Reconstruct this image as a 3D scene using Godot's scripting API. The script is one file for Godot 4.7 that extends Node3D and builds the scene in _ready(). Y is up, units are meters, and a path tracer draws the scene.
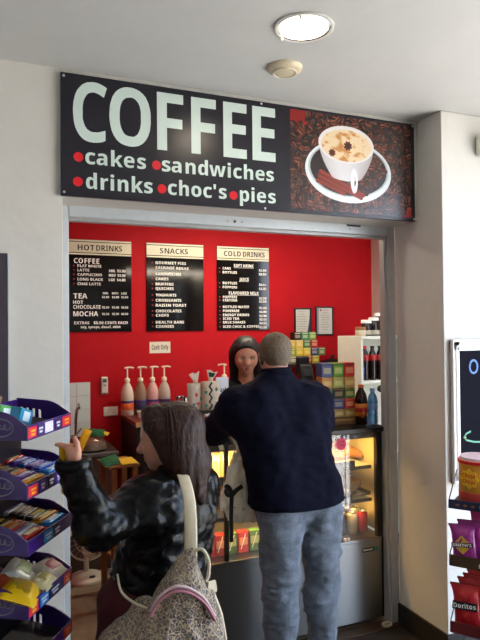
extends Node3D

# ---------------------------------------------------------------- numbers shared by the builders
const CEIL := 2.827
const BACK := -2.1        # face of the red wall
const CASE_TOP := 1.125
const WIN_A := 0.45       # where the glazing of the hall begins and ends
const WIN_B := 3.0
const CASE_Z := -0.25     # glass front of the display case

var used := {}
var mats := {}
var tex := {}
var rng := RandomNumberGenerator.new()

# ---------------------------------------------------------------- mesh builder
class MB:
	var v := PackedVector3Array()
	var n := PackedVector3Array()
	var t := PackedVector2Array()
	var idx := PackedInt32Array()

	func tri(a: Vector3, b: Vector3, c: Vector3, na: Vector3, nb: Vector3, nc: Vector3, ta := Vector2.ZERO, tb := Vector2.ZERO, tc := Vector2.ZERO) -> void:
		var g := (b - a).cross(c - a)
		if g.length_squared() < 1e-18:
			return
		var s := v.size()
		if g.dot(na + nb + nc) > 0.0:
			v.append_array([a, c, b]); n.append_array([na, nc, nb]); t.append_array([ta, tc, tb])
		else:
			v.append_array([a, b, c]); n.append_array([na, nb, nc]); t.append_array([ta, tb, tc])
		idx.append_array([s, s + 1, s + 2])

	func quad(a: Vector3, b: Vector3, c: Vector3, d: Vector3, na: Vector3, nb: Vector3, nc: Vector3, nd: Vector3) -> void:
		tri(a, b, c, na, nb, nc, Vector2(0, 1), Vector2(1, 1), Vector2(1, 0))
		tri(a, c, d, na, nc, nd, Vector2(0, 1), Vector2(1, 0), Vector2(0, 0))

	# a box with softened edges
	func box(c: Vector3, size: Vector3, bev := 0.003, rot := Basis()) -> MB:
		var h := size * 0.5
		bev = minf(bev, minf(h.x, minf(h.y, h.z)) * 0.9)
		var i := h - Vector3.ONE * bev
		var ax := [Vector3.RIGHT, Vector3.UP, Vector3.BACK]
		for k in 3:
			var u: Vector3 = ax[(k + 1) % 3]
			var w: Vector3 = ax[(k + 2) % 3]
			for s in [-1.0, 1.0]:
				var nn: Vector3 = ax[k] * s
				var o: Vector3 = ax[k] * (s * h[k])
				var du: Vector3 = u * i[(k + 1) % 3]
				var dw: Vector3 = w * i[(k + 2) % 3]
				var N := rot * nn
				quad(c + rot * (o - du - dw), c + rot * (o + du - dw), c + rot * (o + du + dw), c + rot * (o - du + dw), N, N, N, N)
			# edges along axis k
			for su in [-1.0, 1.0]:
				for sw in [-1.0, 1.0]:
					var pu: Vector3 = u * su
					var pw: Vector3 = w * sw
					var e1: Vector3 = pu * h[(k + 1) % 3] + pw * i[(k + 2) % 3]
					var e2: Vector3 = pu * i[(k + 1) % 3] + pw * h[(k + 2) % 3]
					var dk: Vector3 = ax[k] * i[k]
					quad(c + rot * (e1 - dk), c + rot * (e1 + dk), c + rot * (e2 + dk), c + rot * (e2 - dk), rot * pu, rot * pu, rot * pw, rot * pw)
		for sx in [-1.0, 1.0]:
			for sy in [-1.0, 1.0]:
				for sz in [-1.0, 1.0]:
					var p1 := Vector3(sx * h.x, sy * i.y, sz * i.z)
					var p2 := Vector3(sx * i.x, sy * h.y, sz * i.z)
					var p3 := Vector3(sx * i.x, sy * i.y, sz * h.z)
					tri(c + rot * p1, c + rot * p2, c + rot * p3, rot * Vector3(sx, 0, 0), rot * Vector3(0, sy, 0), rot * Vector3(0, 0, sz))
		return self

	# a plain box between two corners
	func span(a: Vector3, b: Vector3, bev := 0.002) -> MB:
		return box((a + b) * 0.5, (b - a).abs(), bev)

	# profile of (radius, height) turned round the y axis of xf
	func lathe(prof: Array, seg := 20, xf := Transform3D()) -> MB:
		var m := prof.size()
		for j in m - 1:
			var p: Vector2 = prof[j]
			var q: Vector2 = prof[j + 1]
			var d := q - p
			if d.length() < 1e-6:
				continue
			var nr := Vector2(d.y, -d.x).normalized()
			var n0 := nr
			var n1 := nr
			if j > 0:
				var dp: Vector2 = p - prof[j - 1]
				var np := Vector2(dp.y, -dp.x).normalized()
				if np.dot(nr) > 0.6:
					n0 = (np + nr).normalized()
			if j < m - 2:
				var dn: Vector2 = prof[j + 2] - q
				var nn := Vector2(dn.y, -dn.x).normalized()
				if nn.dot(nr) > 0.6:
					n1 = (nn + nr).normalized()
			for k in seg:
				var a := TAU * k / seg
				var b := TAU * (k + 1) / seg
				var ca := Vector3(cos(a), 0, sin(a))
				var cb := Vector3(cos(b), 0, sin(b))
				var f0a := xf.basis * (ca * n0.x + Vector3.UP * n0.y)
				var f0b := xf.basis * (cb * n0.x + Vector3.UP * n0.y)
				var f1a := xf.basis * (ca * n1.x + Vector3.UP * n1.y)
				var f1b := xf.basis * (cb * n1.x + Vector3.UP * n1.y)
				var A := xf * (ca * p.x + Vector3.UP * p.y)
				var B := xf * (cb * p.x + Vector3.UP * p.y)
				var C := xf * (cb * q.x + Vector3.UP * q.y)
				var D := xf * (ca * q.x + Vector3.UP * q.y)
				var ua := 1.0 - float(k) / seg
				var ub := 1.0 - float(k + 1) / seg
				var v0 := 1.0 - float(j) / (m - 1)
				var v1 := 1.0 - float(j + 1) / (m - 1)
				tri(A, B, C, f0a, f0b, f1b, Vector2(ua, v0), Vector2(ub, v0), Vector2(ub, v1))
				tri(A, C, D, f0a, f1b, f1a, Vector2(ua, v0), Vector2(ub, v1), Vector2(ua, v1))
		return self

	# a round bar along a path; rx, ry: half widths of the section
	func tube(path: Array, rx: float, seg := 8, closed := false, ry := -1.0, upv := Vector3.UP, taper := 1.0) -> MB:
		if ry < 0.0:
			ry = rx
		var m := path.size()
		var rings := []
		for j in m:
			var prev: Vector3 = path[(j - 1 + m) % m] if closed or j > 0 else path[j]
			var next: Vector3 = path[(j + 1) % m] if closed or j < m - 1 else path[j]
			var d := (next - prev).normalized()
			var s := d.cross(upv)
			if s.length() < 0.05:
				s = d.cross(Vector3.RIGHT)
			s = s.normalized()
			var w := s.cross(d).normalized()
			var k := lerpf(1.0, taper, float(j) / maxf(1.0, m - 1))
			var ring := []
			for q in seg:
				var a := TAU * q / seg
				ring.append([path[j] + s * (cos(a) * rx * k) + w * (sin(a) * ry * k), (s * (cos(a) / maxf(rx, 1e-5)) + w * (sin(a) / maxf(ry, 1e-5))).normalized()])
			rings.append(ring)
		for j in (m if closed else m - 1):
			var r0: Array = rings[j]
			var r1: Array = rings[(j + 1) % m]
			for q in seg:
				var e := (q + 1) % seg
				quad(r0[q][0], r0[e][0], r1[e][0], r1[q][0], r0[q][1], r0[e][1], r1[e][1], r1[q][1])
		if not closed:
			for end in [0, m - 1]:
				var d2: Vector3 = (path[0] - path[1]).normalized() if end == 0 else (path[m - 1] - path[m - 2]).normalized()
				for q in seg:
					tri(path[end], rings[end][q][0], rings[end][(q + 1) % seg][0], d2, d2, d2)
		return self

	# polygon in the xy plane of xf, pulled from z0 to z1
	func prism(poly: PackedVector2Array, z0: float, z1: float, xf := Transform3D()) -> MB:
		var ids := Geometry2D.triangulate_polygon(poly)
		var f := (xf.basis * Vector3.BACK).normalized()
		var bb := Rect2(poly[0], Vector2.ZERO)
		for p in poly:
			bb = bb.expand(p)
		for i in range(0, ids.size(), 3):
			var p := [poly[ids[i]], poly[ids[i + 1]], poly[ids[i + 2]]]
			var uv := []
			for q in p:
				uv.append(Vector2((q.x - bb.position.x) / bb.size.x, 1.0 - (q.y - bb.position.y) / bb.size.y))
			tri(xf * Vector3(p[0].x, p[0].y, z1), xf * Vector3(p[1].x, p[1].y, z1), xf * Vector3(p[2].x, p[2].y, z1), f, f, f, uv[0], uv[1], uv[2])
			tri(xf * Vector3(p[0].x, p[0].y, z0), xf * Vector3(p[1].x, p[1].y, z0), xf * Vector3(p[2].x, p[2].y, z0), -f, -f, -f, uv[0], uv[1], uv[2])
		var area := 0.0
		for i in poly.size():
			area += poly[i].cross(poly[(i + 1) % poly.size()])
		var sg := 1.0 if area > 0.0 else -1.0
		for i in poly.size():
			var a := poly[i]
			var b := poly[(i + 1) % poly.size()]
			var d := (b - a).normalized()
			var N := (xf.basis * Vector3(d.y * sg, -d.x * sg, 0)).normalized()
			quad(xf * Vector3(a.x, a.y, z0), xf * Vector3(b.x, b.y, z0), xf * Vector3(b.x, b.y, z1), xf * Vector3(a.x, a.y, z1), N, N, N, N)
		return self

	# a filled packet: w wide, h high, up to th thick, with flat sealed ends
	func packet(w: float, h: float, th: float, xf := Transform3D(), seal := 0.08, gx := 8, gy := 12, crumple := 0.0, sd := 1, pinch := 0.07) -> MB:
		var nz := FastNoiseLite.new()
		nz.seed = sd
		nz.frequency = 14.0
		for side in [1.0, -1.0]:
			var pts := []
			for j in gy + 1:
				for i in gx + 1:
					var a := float(i) / gx * 2.0 - 1.0
					var b := float(j) / gy * 2.0 - 1.0
					var e := clampf((1.0 - absf(b)) / 0.55 - seal, 0.0, 1.0)
					var bulge := sqrt(maxf(0.0, 1.0 - pow(absf(a), 2.6))) * sin(e * PI * 0.5)
					var x := a * w * 0.5 * (1.0 - pinch * sin(e * PI * 0.5))
					var z: float = side * (bulge * th * 0.5 + 0.0008) + nz.get_noise_3d(x * 9.0, b * h * 9.0, side) * crumple * (0.3 + bulge)
					pts.append(xf * Vector3(x, b * h * 0.5, z))
			var W := gx + 1
			var nm := []
			for j in gy + 1:
				for i in gx + 1:
					var l: Vector3 = pts[j * W + maxi(i - 1, 0)]
					var r: Vector3 = pts[j * W + mini(i + 1, gx)]
					var d: Vector3 = pts[maxi(j - 1, 0) * W + i]
					var u: Vector3 = pts[mini(j + 1, gy) * W + i]
					nm.append((r - l).cross(u - d).normalized() * side)
			for j in gy:
				for i in gx:
					var k := j * W + i
					var uv := func(ii, jj): return Vector2(float(ii) / gx, 1.0 - float(jj) / gy)
					tri(pts[k], pts[k + 1], pts[k + W + 1], nm[k], nm[k + 1], nm[k + W + 1], uv.call(i, j), uv.call(i + 1, j), uv.call(i + 1, j + 1))
					tri(pts[k], pts[k + W + 1], pts[k + W], nm[k], nm[k + W + 1], nm[k + W], uv.call(i, j), uv.call(i + 1, j + 1), uv.call(i, j + 1))
		return self

	func ball(c: Vector3, r: Vector3, seg := 16, rot := Basis()) -> MB:
		var st := seg / 2
		for j in st:
			for i in seg:
				var q := []
				for e in [[i, j], [i + 1, j], [i + 1, j + 1], [i, j + 1]]:
					var th: float = PI * e[1] / st
					var ph: float = TAU * e[0] / seg
					q.append(Vector3(sin(th) * cos(ph), cos(th), sin(th) * sin(ph)))
				var P := []
				var N := []
				for d in q:
					P.append(c + rot * (d * r))
					N.append((rot * (d / r)).normalized())
				tri(P[0], P[1], P[2], N[0], N[1], N[2])
				tri(P[0], P[2], P[3], N[0], N[2], N[3])
		return self

	func mesh() -> ArrayMesh:
		var a := []
		a.resize(Mesh.ARRAY_MAX)
		a[Mesh.ARRAY_VERTEX] = v
		a[Mesh.ARRAY_NORMAL] = n
		a[Mesh.ARRAY_TEX_UV] = t
		a[Mesh.ARRAY_INDEX] = idx
		var m := ArrayMesh.new()
		m.add_surface_from_arrays(Mesh.PRIMITIVE_TRIANGLES, a)
		return m

# ---------------------------------------------------------------- smooth bodies: tapered bones joined by a smooth minimum, meshed as surface nets
func bone(a: Vector3, b: Vector3, ra: float, rb: float, k := 0.03, flat := Vector3.ZERO, s := 1.0, sub := false) -> Dictionary:
	return {"a": a, "b": b, "ra": ra, "rb": rb, "k": k, "n": flat.normalized(), "s": s, "sub": sub}

func blob(bones: Array, cell: float, cuts := [], wr := [], into: MB = null, origin := Vector3.ZERO) -> MB:
	if wr and not wr[0] is Array:
		wr = [wr]
	var extra := 0.0
	for w in wr:
		extra += w[0]
	var lo := Vector3.ONE * 1e6
	var hi := -lo
	for o in bones:
		if o.sub:
			continue
		var m: Vector3 = Vector3.ONE * (maxf(o.ra, o.rb) * maxf(1.0, o.s) + cell * 3.0 + extra)
		lo = lo.min(o.a.min(o.b) - m)
		hi = hi.max(o.a.max(o.b) + m)
	var nx := int((hi.x - lo.x) / cell) + 2
	var ny := int((hi.y - lo.y) / cell) + 2
	var nz := int((hi.z - lo.z) / cell) + 2
	var f := PackedFloat32Array()
	f.resize(nx * ny * nz)
	f.fill(1.0)
	for o in bones:
		var a: Vector3 = o.a
		var b: Vector3 = o.b
		var ra: float = o.ra
		var dr: float = o.rb - o.ra
		var k: float = maxf(o.k, 1e-4)
		var fl: Vector3 = o.n
		var fs: float = 1.0 / o.s - 1.0
		var flat: bool = absf(fs) > 1e-5
		var sub: bool = o.sub
		var ab := b - a
		var l2 := maxf(ab.length_squared(), 1e-9)
		var m := maxf(o.ra, o.rb) * maxf(1.0, o.s) + k + cell * 2.0
		var p0 := ((a.min(b) - Vector3.ONE * m - lo) / cell).floor()
		var p1 := ((a.max(b) + Vector3.ONE * m - lo) / cell).ceil()
		for z in range(maxi(int(p0.z), 0), mini(int(p1.z), nz - 1) + 1):
			for y in range(maxi(int(p0.y), 0), mini(int(p1.y), ny - 1) + 1):
				var at := (z * ny + y) * nx
				for x in range(maxi(int(p0.x), 0), mini(int(p1.x), nx - 1) + 1):
					var p := lo + Vector3(x, y, z) * cell - a
					var t := clampf(p.dot(ab) / l2, 0.0, 1.0)
					var q := p - ab * t
					if flat:
						q += fl * (q.dot(fl) * fs)
					var d := q.length() - ra - dr * t
					var c := f[at + x]
					if sub:
						d = -d
						var h := maxf(k - absf(c - d), 0.0) / k
						f[at + x] = maxf(c, d) + h * h * k * 0.25
					else:
						var h2 := maxf(k - absf(c - d), 0.0) / k
						f[at + x] = minf(c, d) - h2 * h2 * k * 0.25
	for w in wr:   # [depth, frequency, seed, ridged]
		var noise := FastNoiseLite.new()
		noise.seed = w[2]
		noise.noise_type = FastNoiseLite.TYPE_SIMPLEX_SMOOTH
		noise.frequency = 1.0
		noise.fractal_octaves = 2
		if w[3]:
			noise.fractal_type = FastNoiseLite.FRACTAL_RIDGED
		var fr: Vector3 = w[1]
		for z in nz:
			for y in ny:
				var at2 := (z * ny + y) * nx
				for x in nx:
					if absf(f[at2 + x]) < cell * 3.0:
						var p2 := lo + Vector3(x, y, z) * cell
						f[at2 + x] += w[0] * noise.get_noise_3d(p2.x * fr.x, p2.y * fr.y, p2.z * fr.z)
	for c in cuts:   # [point, normal] or [point, normal, centre, radius]: takes away what lies on the side of the normal
		var o: Vector3 = c[0]
		var nn: Vector3 = c[1].normalized()
		for z in nz:
			for y in ny:
				var at3 := (z * ny + y) * nx
				for x in nx:
					if f[at3 + x] < cell * 2.0:
						var p3 := lo + Vector3(x, y, z) * cell
						if c.size() > 2 and p3.distance_to(c[2]) > c[3]:
							continue
						f[at3 + x] = maxf(f[at3 + x], (p3 - o).dot(nn))
	var vid := PackedInt32Array()
	vid.resize(nx * ny * nz)
	vid.fill(-1)
	var vs := PackedVector3Array()
	var off := PackedInt32Array([0, 1, nx, nx + 1, nx * ny, nx * ny + 1, nx * ny + nx, nx * ny + nx + 1])
	var ed := [[0, 1], [2, 3], [4, 5], [6, 7], [0, 2], [1, 3], [4, 6], [5, 7], [0, 4], [1, 5], [2, 6], [3, 7]]
	var cv := [Vector3(0, 0, 0), Vector3(1, 0, 0), Vector3(0, 1, 0), Vector3(1, 1, 0), Vector3(0, 0, 1), Vector3(1, 0, 1), Vector3(0, 1, 1), Vector3(1, 1, 1)]
	for z in nz - 1:
		for y in ny - 1:
			var at4 := (z * ny + y) * nx
			for x in nx - 1:
				var i := at4 + x
				if absf(f[i]) > cell * 2.5:
					continue
				var s0 := f[i] < 0.0
				var mixed := false
				for q in 7:
					if (f[i + off[q + 1]] < 0.0) != s0:
						mixed = true
						break
				if not mixed:
					continue
				var sum := Vector3.ZERO
				var cnt := 0
				for e in ed:
					var fa := f[i + off[e[0]]]
					var fb := f[i + off[e[1]]]
					if (fa < 0.0) != (fb < 0.0):
						sum += cv[e[0]].lerp(cv[e[1]], fa / (fa - fb))
						cnt += 1
				vid[i] = vs.size()
				vs.append(lo + (Vector3(x, y, z) + sum / cnt) * cell - origin)
	var tr := PackedInt32Array()
	var dx := 1
	var dy := nx
	var dz := nx * ny
	for z in range(1, nz - 1):
		for y in range(1, ny - 1):
			var at5 := (z * ny + y) * nx
			for x in range(1, nx - 1):
				var i := at5 + x
				var fi := f[i]
				if absf(fi) > cell * 2.5:
					continue
				for e in 3:
					var s1 := dx if e == 0 else (dy if e == 1 else dz)
					if (fi < 0.0) == (f[i + s1] < 0.0):
						continue
					var s2 := dy if e == 0 else (dz if e == 1 else dx)
					var s3 := dz if e == 0 else (dx if e == 1 else dy)
					var A := vid[i - s2 - s3]
					var B := vid[i - s3]
					var C := vid[i]
					var D := vid[i - s2]
					if A < 0 or B < 0 or C < 0 or D < 0:
						continue
					if fi < 0.0:
						tr.append_array([A, C, B, A, D, C])
					else:
						tr.append_array([A, B, C, A, C, D])
	var ns := PackedVector3Array()
	ns.resize(vs.size())
	for i in range(0, tr.size(), 3):
		var g := (vs[tr[i + 2]] - vs[tr[i]]).cross(vs[tr[i + 1]] - vs[tr[i]])
		for j in 3:
			ns[tr[i + j]] += g
	for i in ns.size():
		ns[i] = ns[i].normalized()
	if into == null:
		into = MB.new()
	var base := into.v.size()
	into.v.append_array(vs)
	into.n.append_array(ns)
	var uvs := PackedVector2Array()
	uvs.resize(vs.size())
	into.t.append_array(uvs)
	for i in tr.size():
		tr[i] += base
	into.idx.append_array(tr)
	return into

# ---------------------------------------------------------------- nodes, names, labels
func numbered(called: String) -> String:
	if not used.has(called):
		used[called] = 0
		return called
	used[called] += 1
	return "%s_%03d" % [called, used[called]]

func tag(o: Node, label := "", category := "", group := "", kind := "") -> Node:
	if label: o.set_meta("label", label)
	if category: o.set_meta("category", category)
	if group: o.set_meta("group", group)
	if kind: o.set_meta("kind", kind)
	return o

func thing(called: String, label: String, category: String, at := Vector3.ZERO, turn := 0.0, group := "") -> Node3D:
	var o := Node3D.new()
	o.name = numbered(called)
	add_child(o)
	o.position = at
	o.rotation.y = turn
	tag(o, label, category, group)
	return o

func part(called: String, mb, m: Material, parent: Node3D, at := Vector3.ZERO, rot := Vector3.ZERO) -> MeshInstance3D:
	var o := MeshInstance3D.new()
	o.name = called if parent != self else numbered(called)
	o.mesh = mb.mesh() if mb is MB else mb
	o.material_override = m
	parent.add_child(o, true)
	o.position = at
	o.rotation = rot
	return o

func one(called: String, label: String, category: String, mb, m: Material, at := Vector3.ZERO, turn := 0.0, group := "") -> MeshInstance3D:
	var o := part(called, mb, m, self, at, Vector3(0, turn, 0))
	tag(o, label, category, group)
	return o

func struct(called: String, mb, m: Material, parent: Node3D = self) -> MeshInstance3D:
	var o := part(called, mb, m, parent)
	if parent == self:
		o.set_meta("kind", "structure")
	return o

func copy_of(o: Node3D, at: Vector3, turn: float, label := "") -> Node3D:
	var c: Node3D = o.duplicate()
	var base: String = o.name
	var cut := base.rfind("_")
	if cut > 0 and base.substr(cut + 1).is_valid_int():
		base = base.substr(0, cut)
	c.name = numbered(base)
	add_child(c)
	c.position = at
	c.rotation.y = turn
	if label: c.set_meta("label", label)
	return c

func mb() -> MB:
	return MB.new()

func B(c: Vector3, size: Vector3, bev := 0.003, rot := Basis()) -> MB:
	return MB.new().box(c, size, bev, rot)

# ---------------------------------------------------------------- materials
func noise_tex(key: String, freq: float, lo: float, hi: float, normal := false, bump := 4.0, cellular := false, seed_ := 3, octaves := 4) -> Texture2D:
	if tex.has(key):
		return tex[key]
	var n := FastNoiseLite.new()
	n.seed = seed_
	n.frequency = freq
	n.fractal_octaves = octaves
	if cellular:
		n.noise_type = FastNoiseLite.TYPE_CELLULAR
	var t := NoiseTexture2D.new()
	t.width = 256
	t.height = 256
	t.seamless = true
	t.noise = n
	if normal:
		t.as_normal_map = true
		t.bump_strength = bump
	else:
		var g := Gradient.new()
		g.set_color(0, Color(lo, lo, lo))
		g.set_color(1, Color(hi, hi, hi))
		t.color_ramp = g
	tex[key] = t
	return t

# opts: tone (uneven colour), uv (scale of the textures), nrm (0..: relief), grain ("fine", "cloth", "brushed", "leather", "hair"), and any property of the material
func mat(key: String, col := Color.WHITE, rough := 0.7, metal := 0.0, opts := {}) -> StandardMaterial3D:
	if mats.has(key):
		return mats[key]
	if col == Color.WHITE and opts.is_empty():
		push_error("undefined material " + key)
	var m := StandardMaterial3D.new()
	m.resource_name = key
	m.albedo_color = col
	m.roughness = rough
	m.metallic = metal
	var o: Dictionary = opts.duplicate()
	var uv = o.get("uv", 3.0)
	m.uv1_triplanar = true
	m.uv1_world_triplanar = false
	m.uv1_scale = uv if uv is Vector3 else Vector3.ONE * uv
	if o.get("tone", 0.0) > 0.0:
		m.albedo_texture = noise_tex("tone%.2f" % o.tone, 0.02, 1.0 - o.tone, 1.0)
	if o.get("nrm", 0.0) > 0.0:
		var gr: String = o.get("grain", "fine")
		m.normal_enabled = true
		m.normal_scale = o.nrm
		m.normal_texture = {"fine": noise_tex("n_fine", 0.06, 0, 1, true, 5.0), "cloth": noise_tex("n_cloth", 0.16, 0, 1, true, 5.0), "leather": noise_tex("n_leather", 0.03, 0, 1, true, 10.0, true), "hair": noise_tex("n_hair", 0.05, 0, 1, true, 8.0), "coarse": noise_tex("n_coarse", 0.015, 0, 1, true, 8.0)}[gr]
	for p in o:
		if not p in ["uv", "tone", "nrm", "grain"]:
			m.set(p, o[p])
	mats[key] = m
	return m

func glow(key: String, col: Color, energy: float) -> StandardMaterial3D:
	return mat(key, Color(0.9, 0.9, 0.9), 0.5, 0.0, {"emission_enabled": true, "emission": col, "emission_energy_multiplier": energy})

func pane(key: String, col: Color, alpha: float, rough := 0.03) -> StandardMaterial3D:
	return mat(key, Color(col.r, col.g, col.b, alpha), rough, 0.0, {"transparency": BaseMaterial3D.TRANSPARENCY_ALPHA})

# ---------------------------------------------------------------- lettering
var caps := {}
func font_of(style: String) -> Font:
	if not tex.has("font" + style):
		var f := SystemFont.new()
		f.font_names = PackedStringArray(["Droid Serif" if style == "serif" else "Droid Sans"])
		f.font_weight = 400 if style == "light" else 700
		tex["font" + style] = f
	return tex["font" + style]

func text_mesh(s: String, style: String) -> TextMesh:
	var t := TextMesh.new()
	t.font = font_of(style)
	t.font_size = 32
	t.pixel_size = 0.01
	t.depth = 0.0
	t.curve_step = 2.0
	t.horizontal_alignment = HORIZONTAL_ALIGNMENT_LEFT
	t.text = s
	return t

# base: left end of the base line; h: height of a capital; w: whole width (0: natural); faces +z of the parent
func letters(s: String, base: Vector3, h: float, w: float, m: Material, parent: Node3D, style := "bold", rot := Vector3.ZERO) -> MeshInstance3D:
	if not caps.has(style):
		caps[style] = text_mesh("H", style).get_aabb()
	var cap: AABB = caps[style]
	var t := text_mesh(s, style)
	var bb := t.get_aabb()
	var k := h / cap.size.y
	var kx := w / bb.size.x if w > 0.0 else k
	var o := part("lettering", t, m, parent)
	o.rotation = rot
	o.scale = Vector3(kx, k, 1.0)
	o.position = base - Basis.from_euler(rot) * Vector3(bb.position.x * kx, cap.position.y * k, 0)
	return o

# a smooth curve through the given points
func soft(pts: Array, per := 5) -> Array:
	var o := []
	for i in pts.size() - 1:
		var p0: Vector3 = pts[maxi(i - 1, 0)]
		var p1: Vector3 = pts[i]
		var p2: Vector3 = pts[i + 1]
		var p3: Vector3 = pts[mini(i + 2, pts.size() - 1)]
		for k in per:
			o.append(p1.cubic_interpolate(p2, p0, p3, float(k) / per))
	o.append(pts[pts.size() - 1])
	return o

func disc(r: float, th := 0.0012, seg := 20) -> MB:
	return mb().lathe([Vector2(0, 0), Vector2(r, 0), Vector2(r, th), Vector2(0, th)], seg, Transform3D(Basis(Vector3.RIGHT, PI / 2), Vector3.ZERO))

# ---------------------------------------------------------------- camera, sky, lights, exposure
func area(called: String, at: Vector3, size: Vector2, col: Color, energy: float, rot := Vector3(-PI / 2, 0, 0), parent: Node3D = self) -> AreaLight3D:
	var l := AreaLight3D.new()
	l.name = called
	l.area_size = size
	l.light_color = col
	l.light_energy = energy
	l.area_range = 12.0
	l.area_attenuation = 2.0
	l.shadow_enabled = true
	parent.add_child(l, true)
	l.position = at
	l.rotation = rot
	return l

func set_up() -> void:
	var cam := Camera3D.new()
	cam.name = "camera"
	add_child(cam)
	cam.fov = rad_to_deg(2.0 * atan(320.0 / 600.0))
	cam.near = 0.05
	cam.position = Vector3(0, 1.7, 2.656)
	cam.basis = Basis(Vector3.UP, deg_to_rad(-22.6)) * Basis(Vector3.RIGHT, deg_to_rad(0.82)) * Basis(Vector3.BACK, deg_to_rad(-0.53))
	cam.current = true
	var we := WorldEnvironment.new()
	we.name = "environment"
	var e := Environment.new()
	e.tonemap_mode = Environment.TONE_MAPPER_LINEAR
	e.tonemap_exposure = 0.92
	e.background_mode = Environment.BG_SKY
	var sky := Sky.new()
	var sm := ProceduralSkyMaterial.new()
	sm.sky_top_color = Color(0.72, 0.82, 0.95)
	sm.sky_horizon_color = Color(0.93, 0.96, 1.0)
	sm.ground_bottom_color = Color(0.62, 0.615, 0.605)
	sm.ground_horizon_color = Color(0.80, 0.80, 0.80)
	sm.sky_energy_multiplier = 3.0
	sm.ground_energy_multiplier = 4.15
	sky.sky_material = sm
	e.sky = sky
	e.sdfgi_enabled = true
	e.ssao_enabled = true
	e.ssil_enabled = true
	we.environment = e
	add_child(we)

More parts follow.
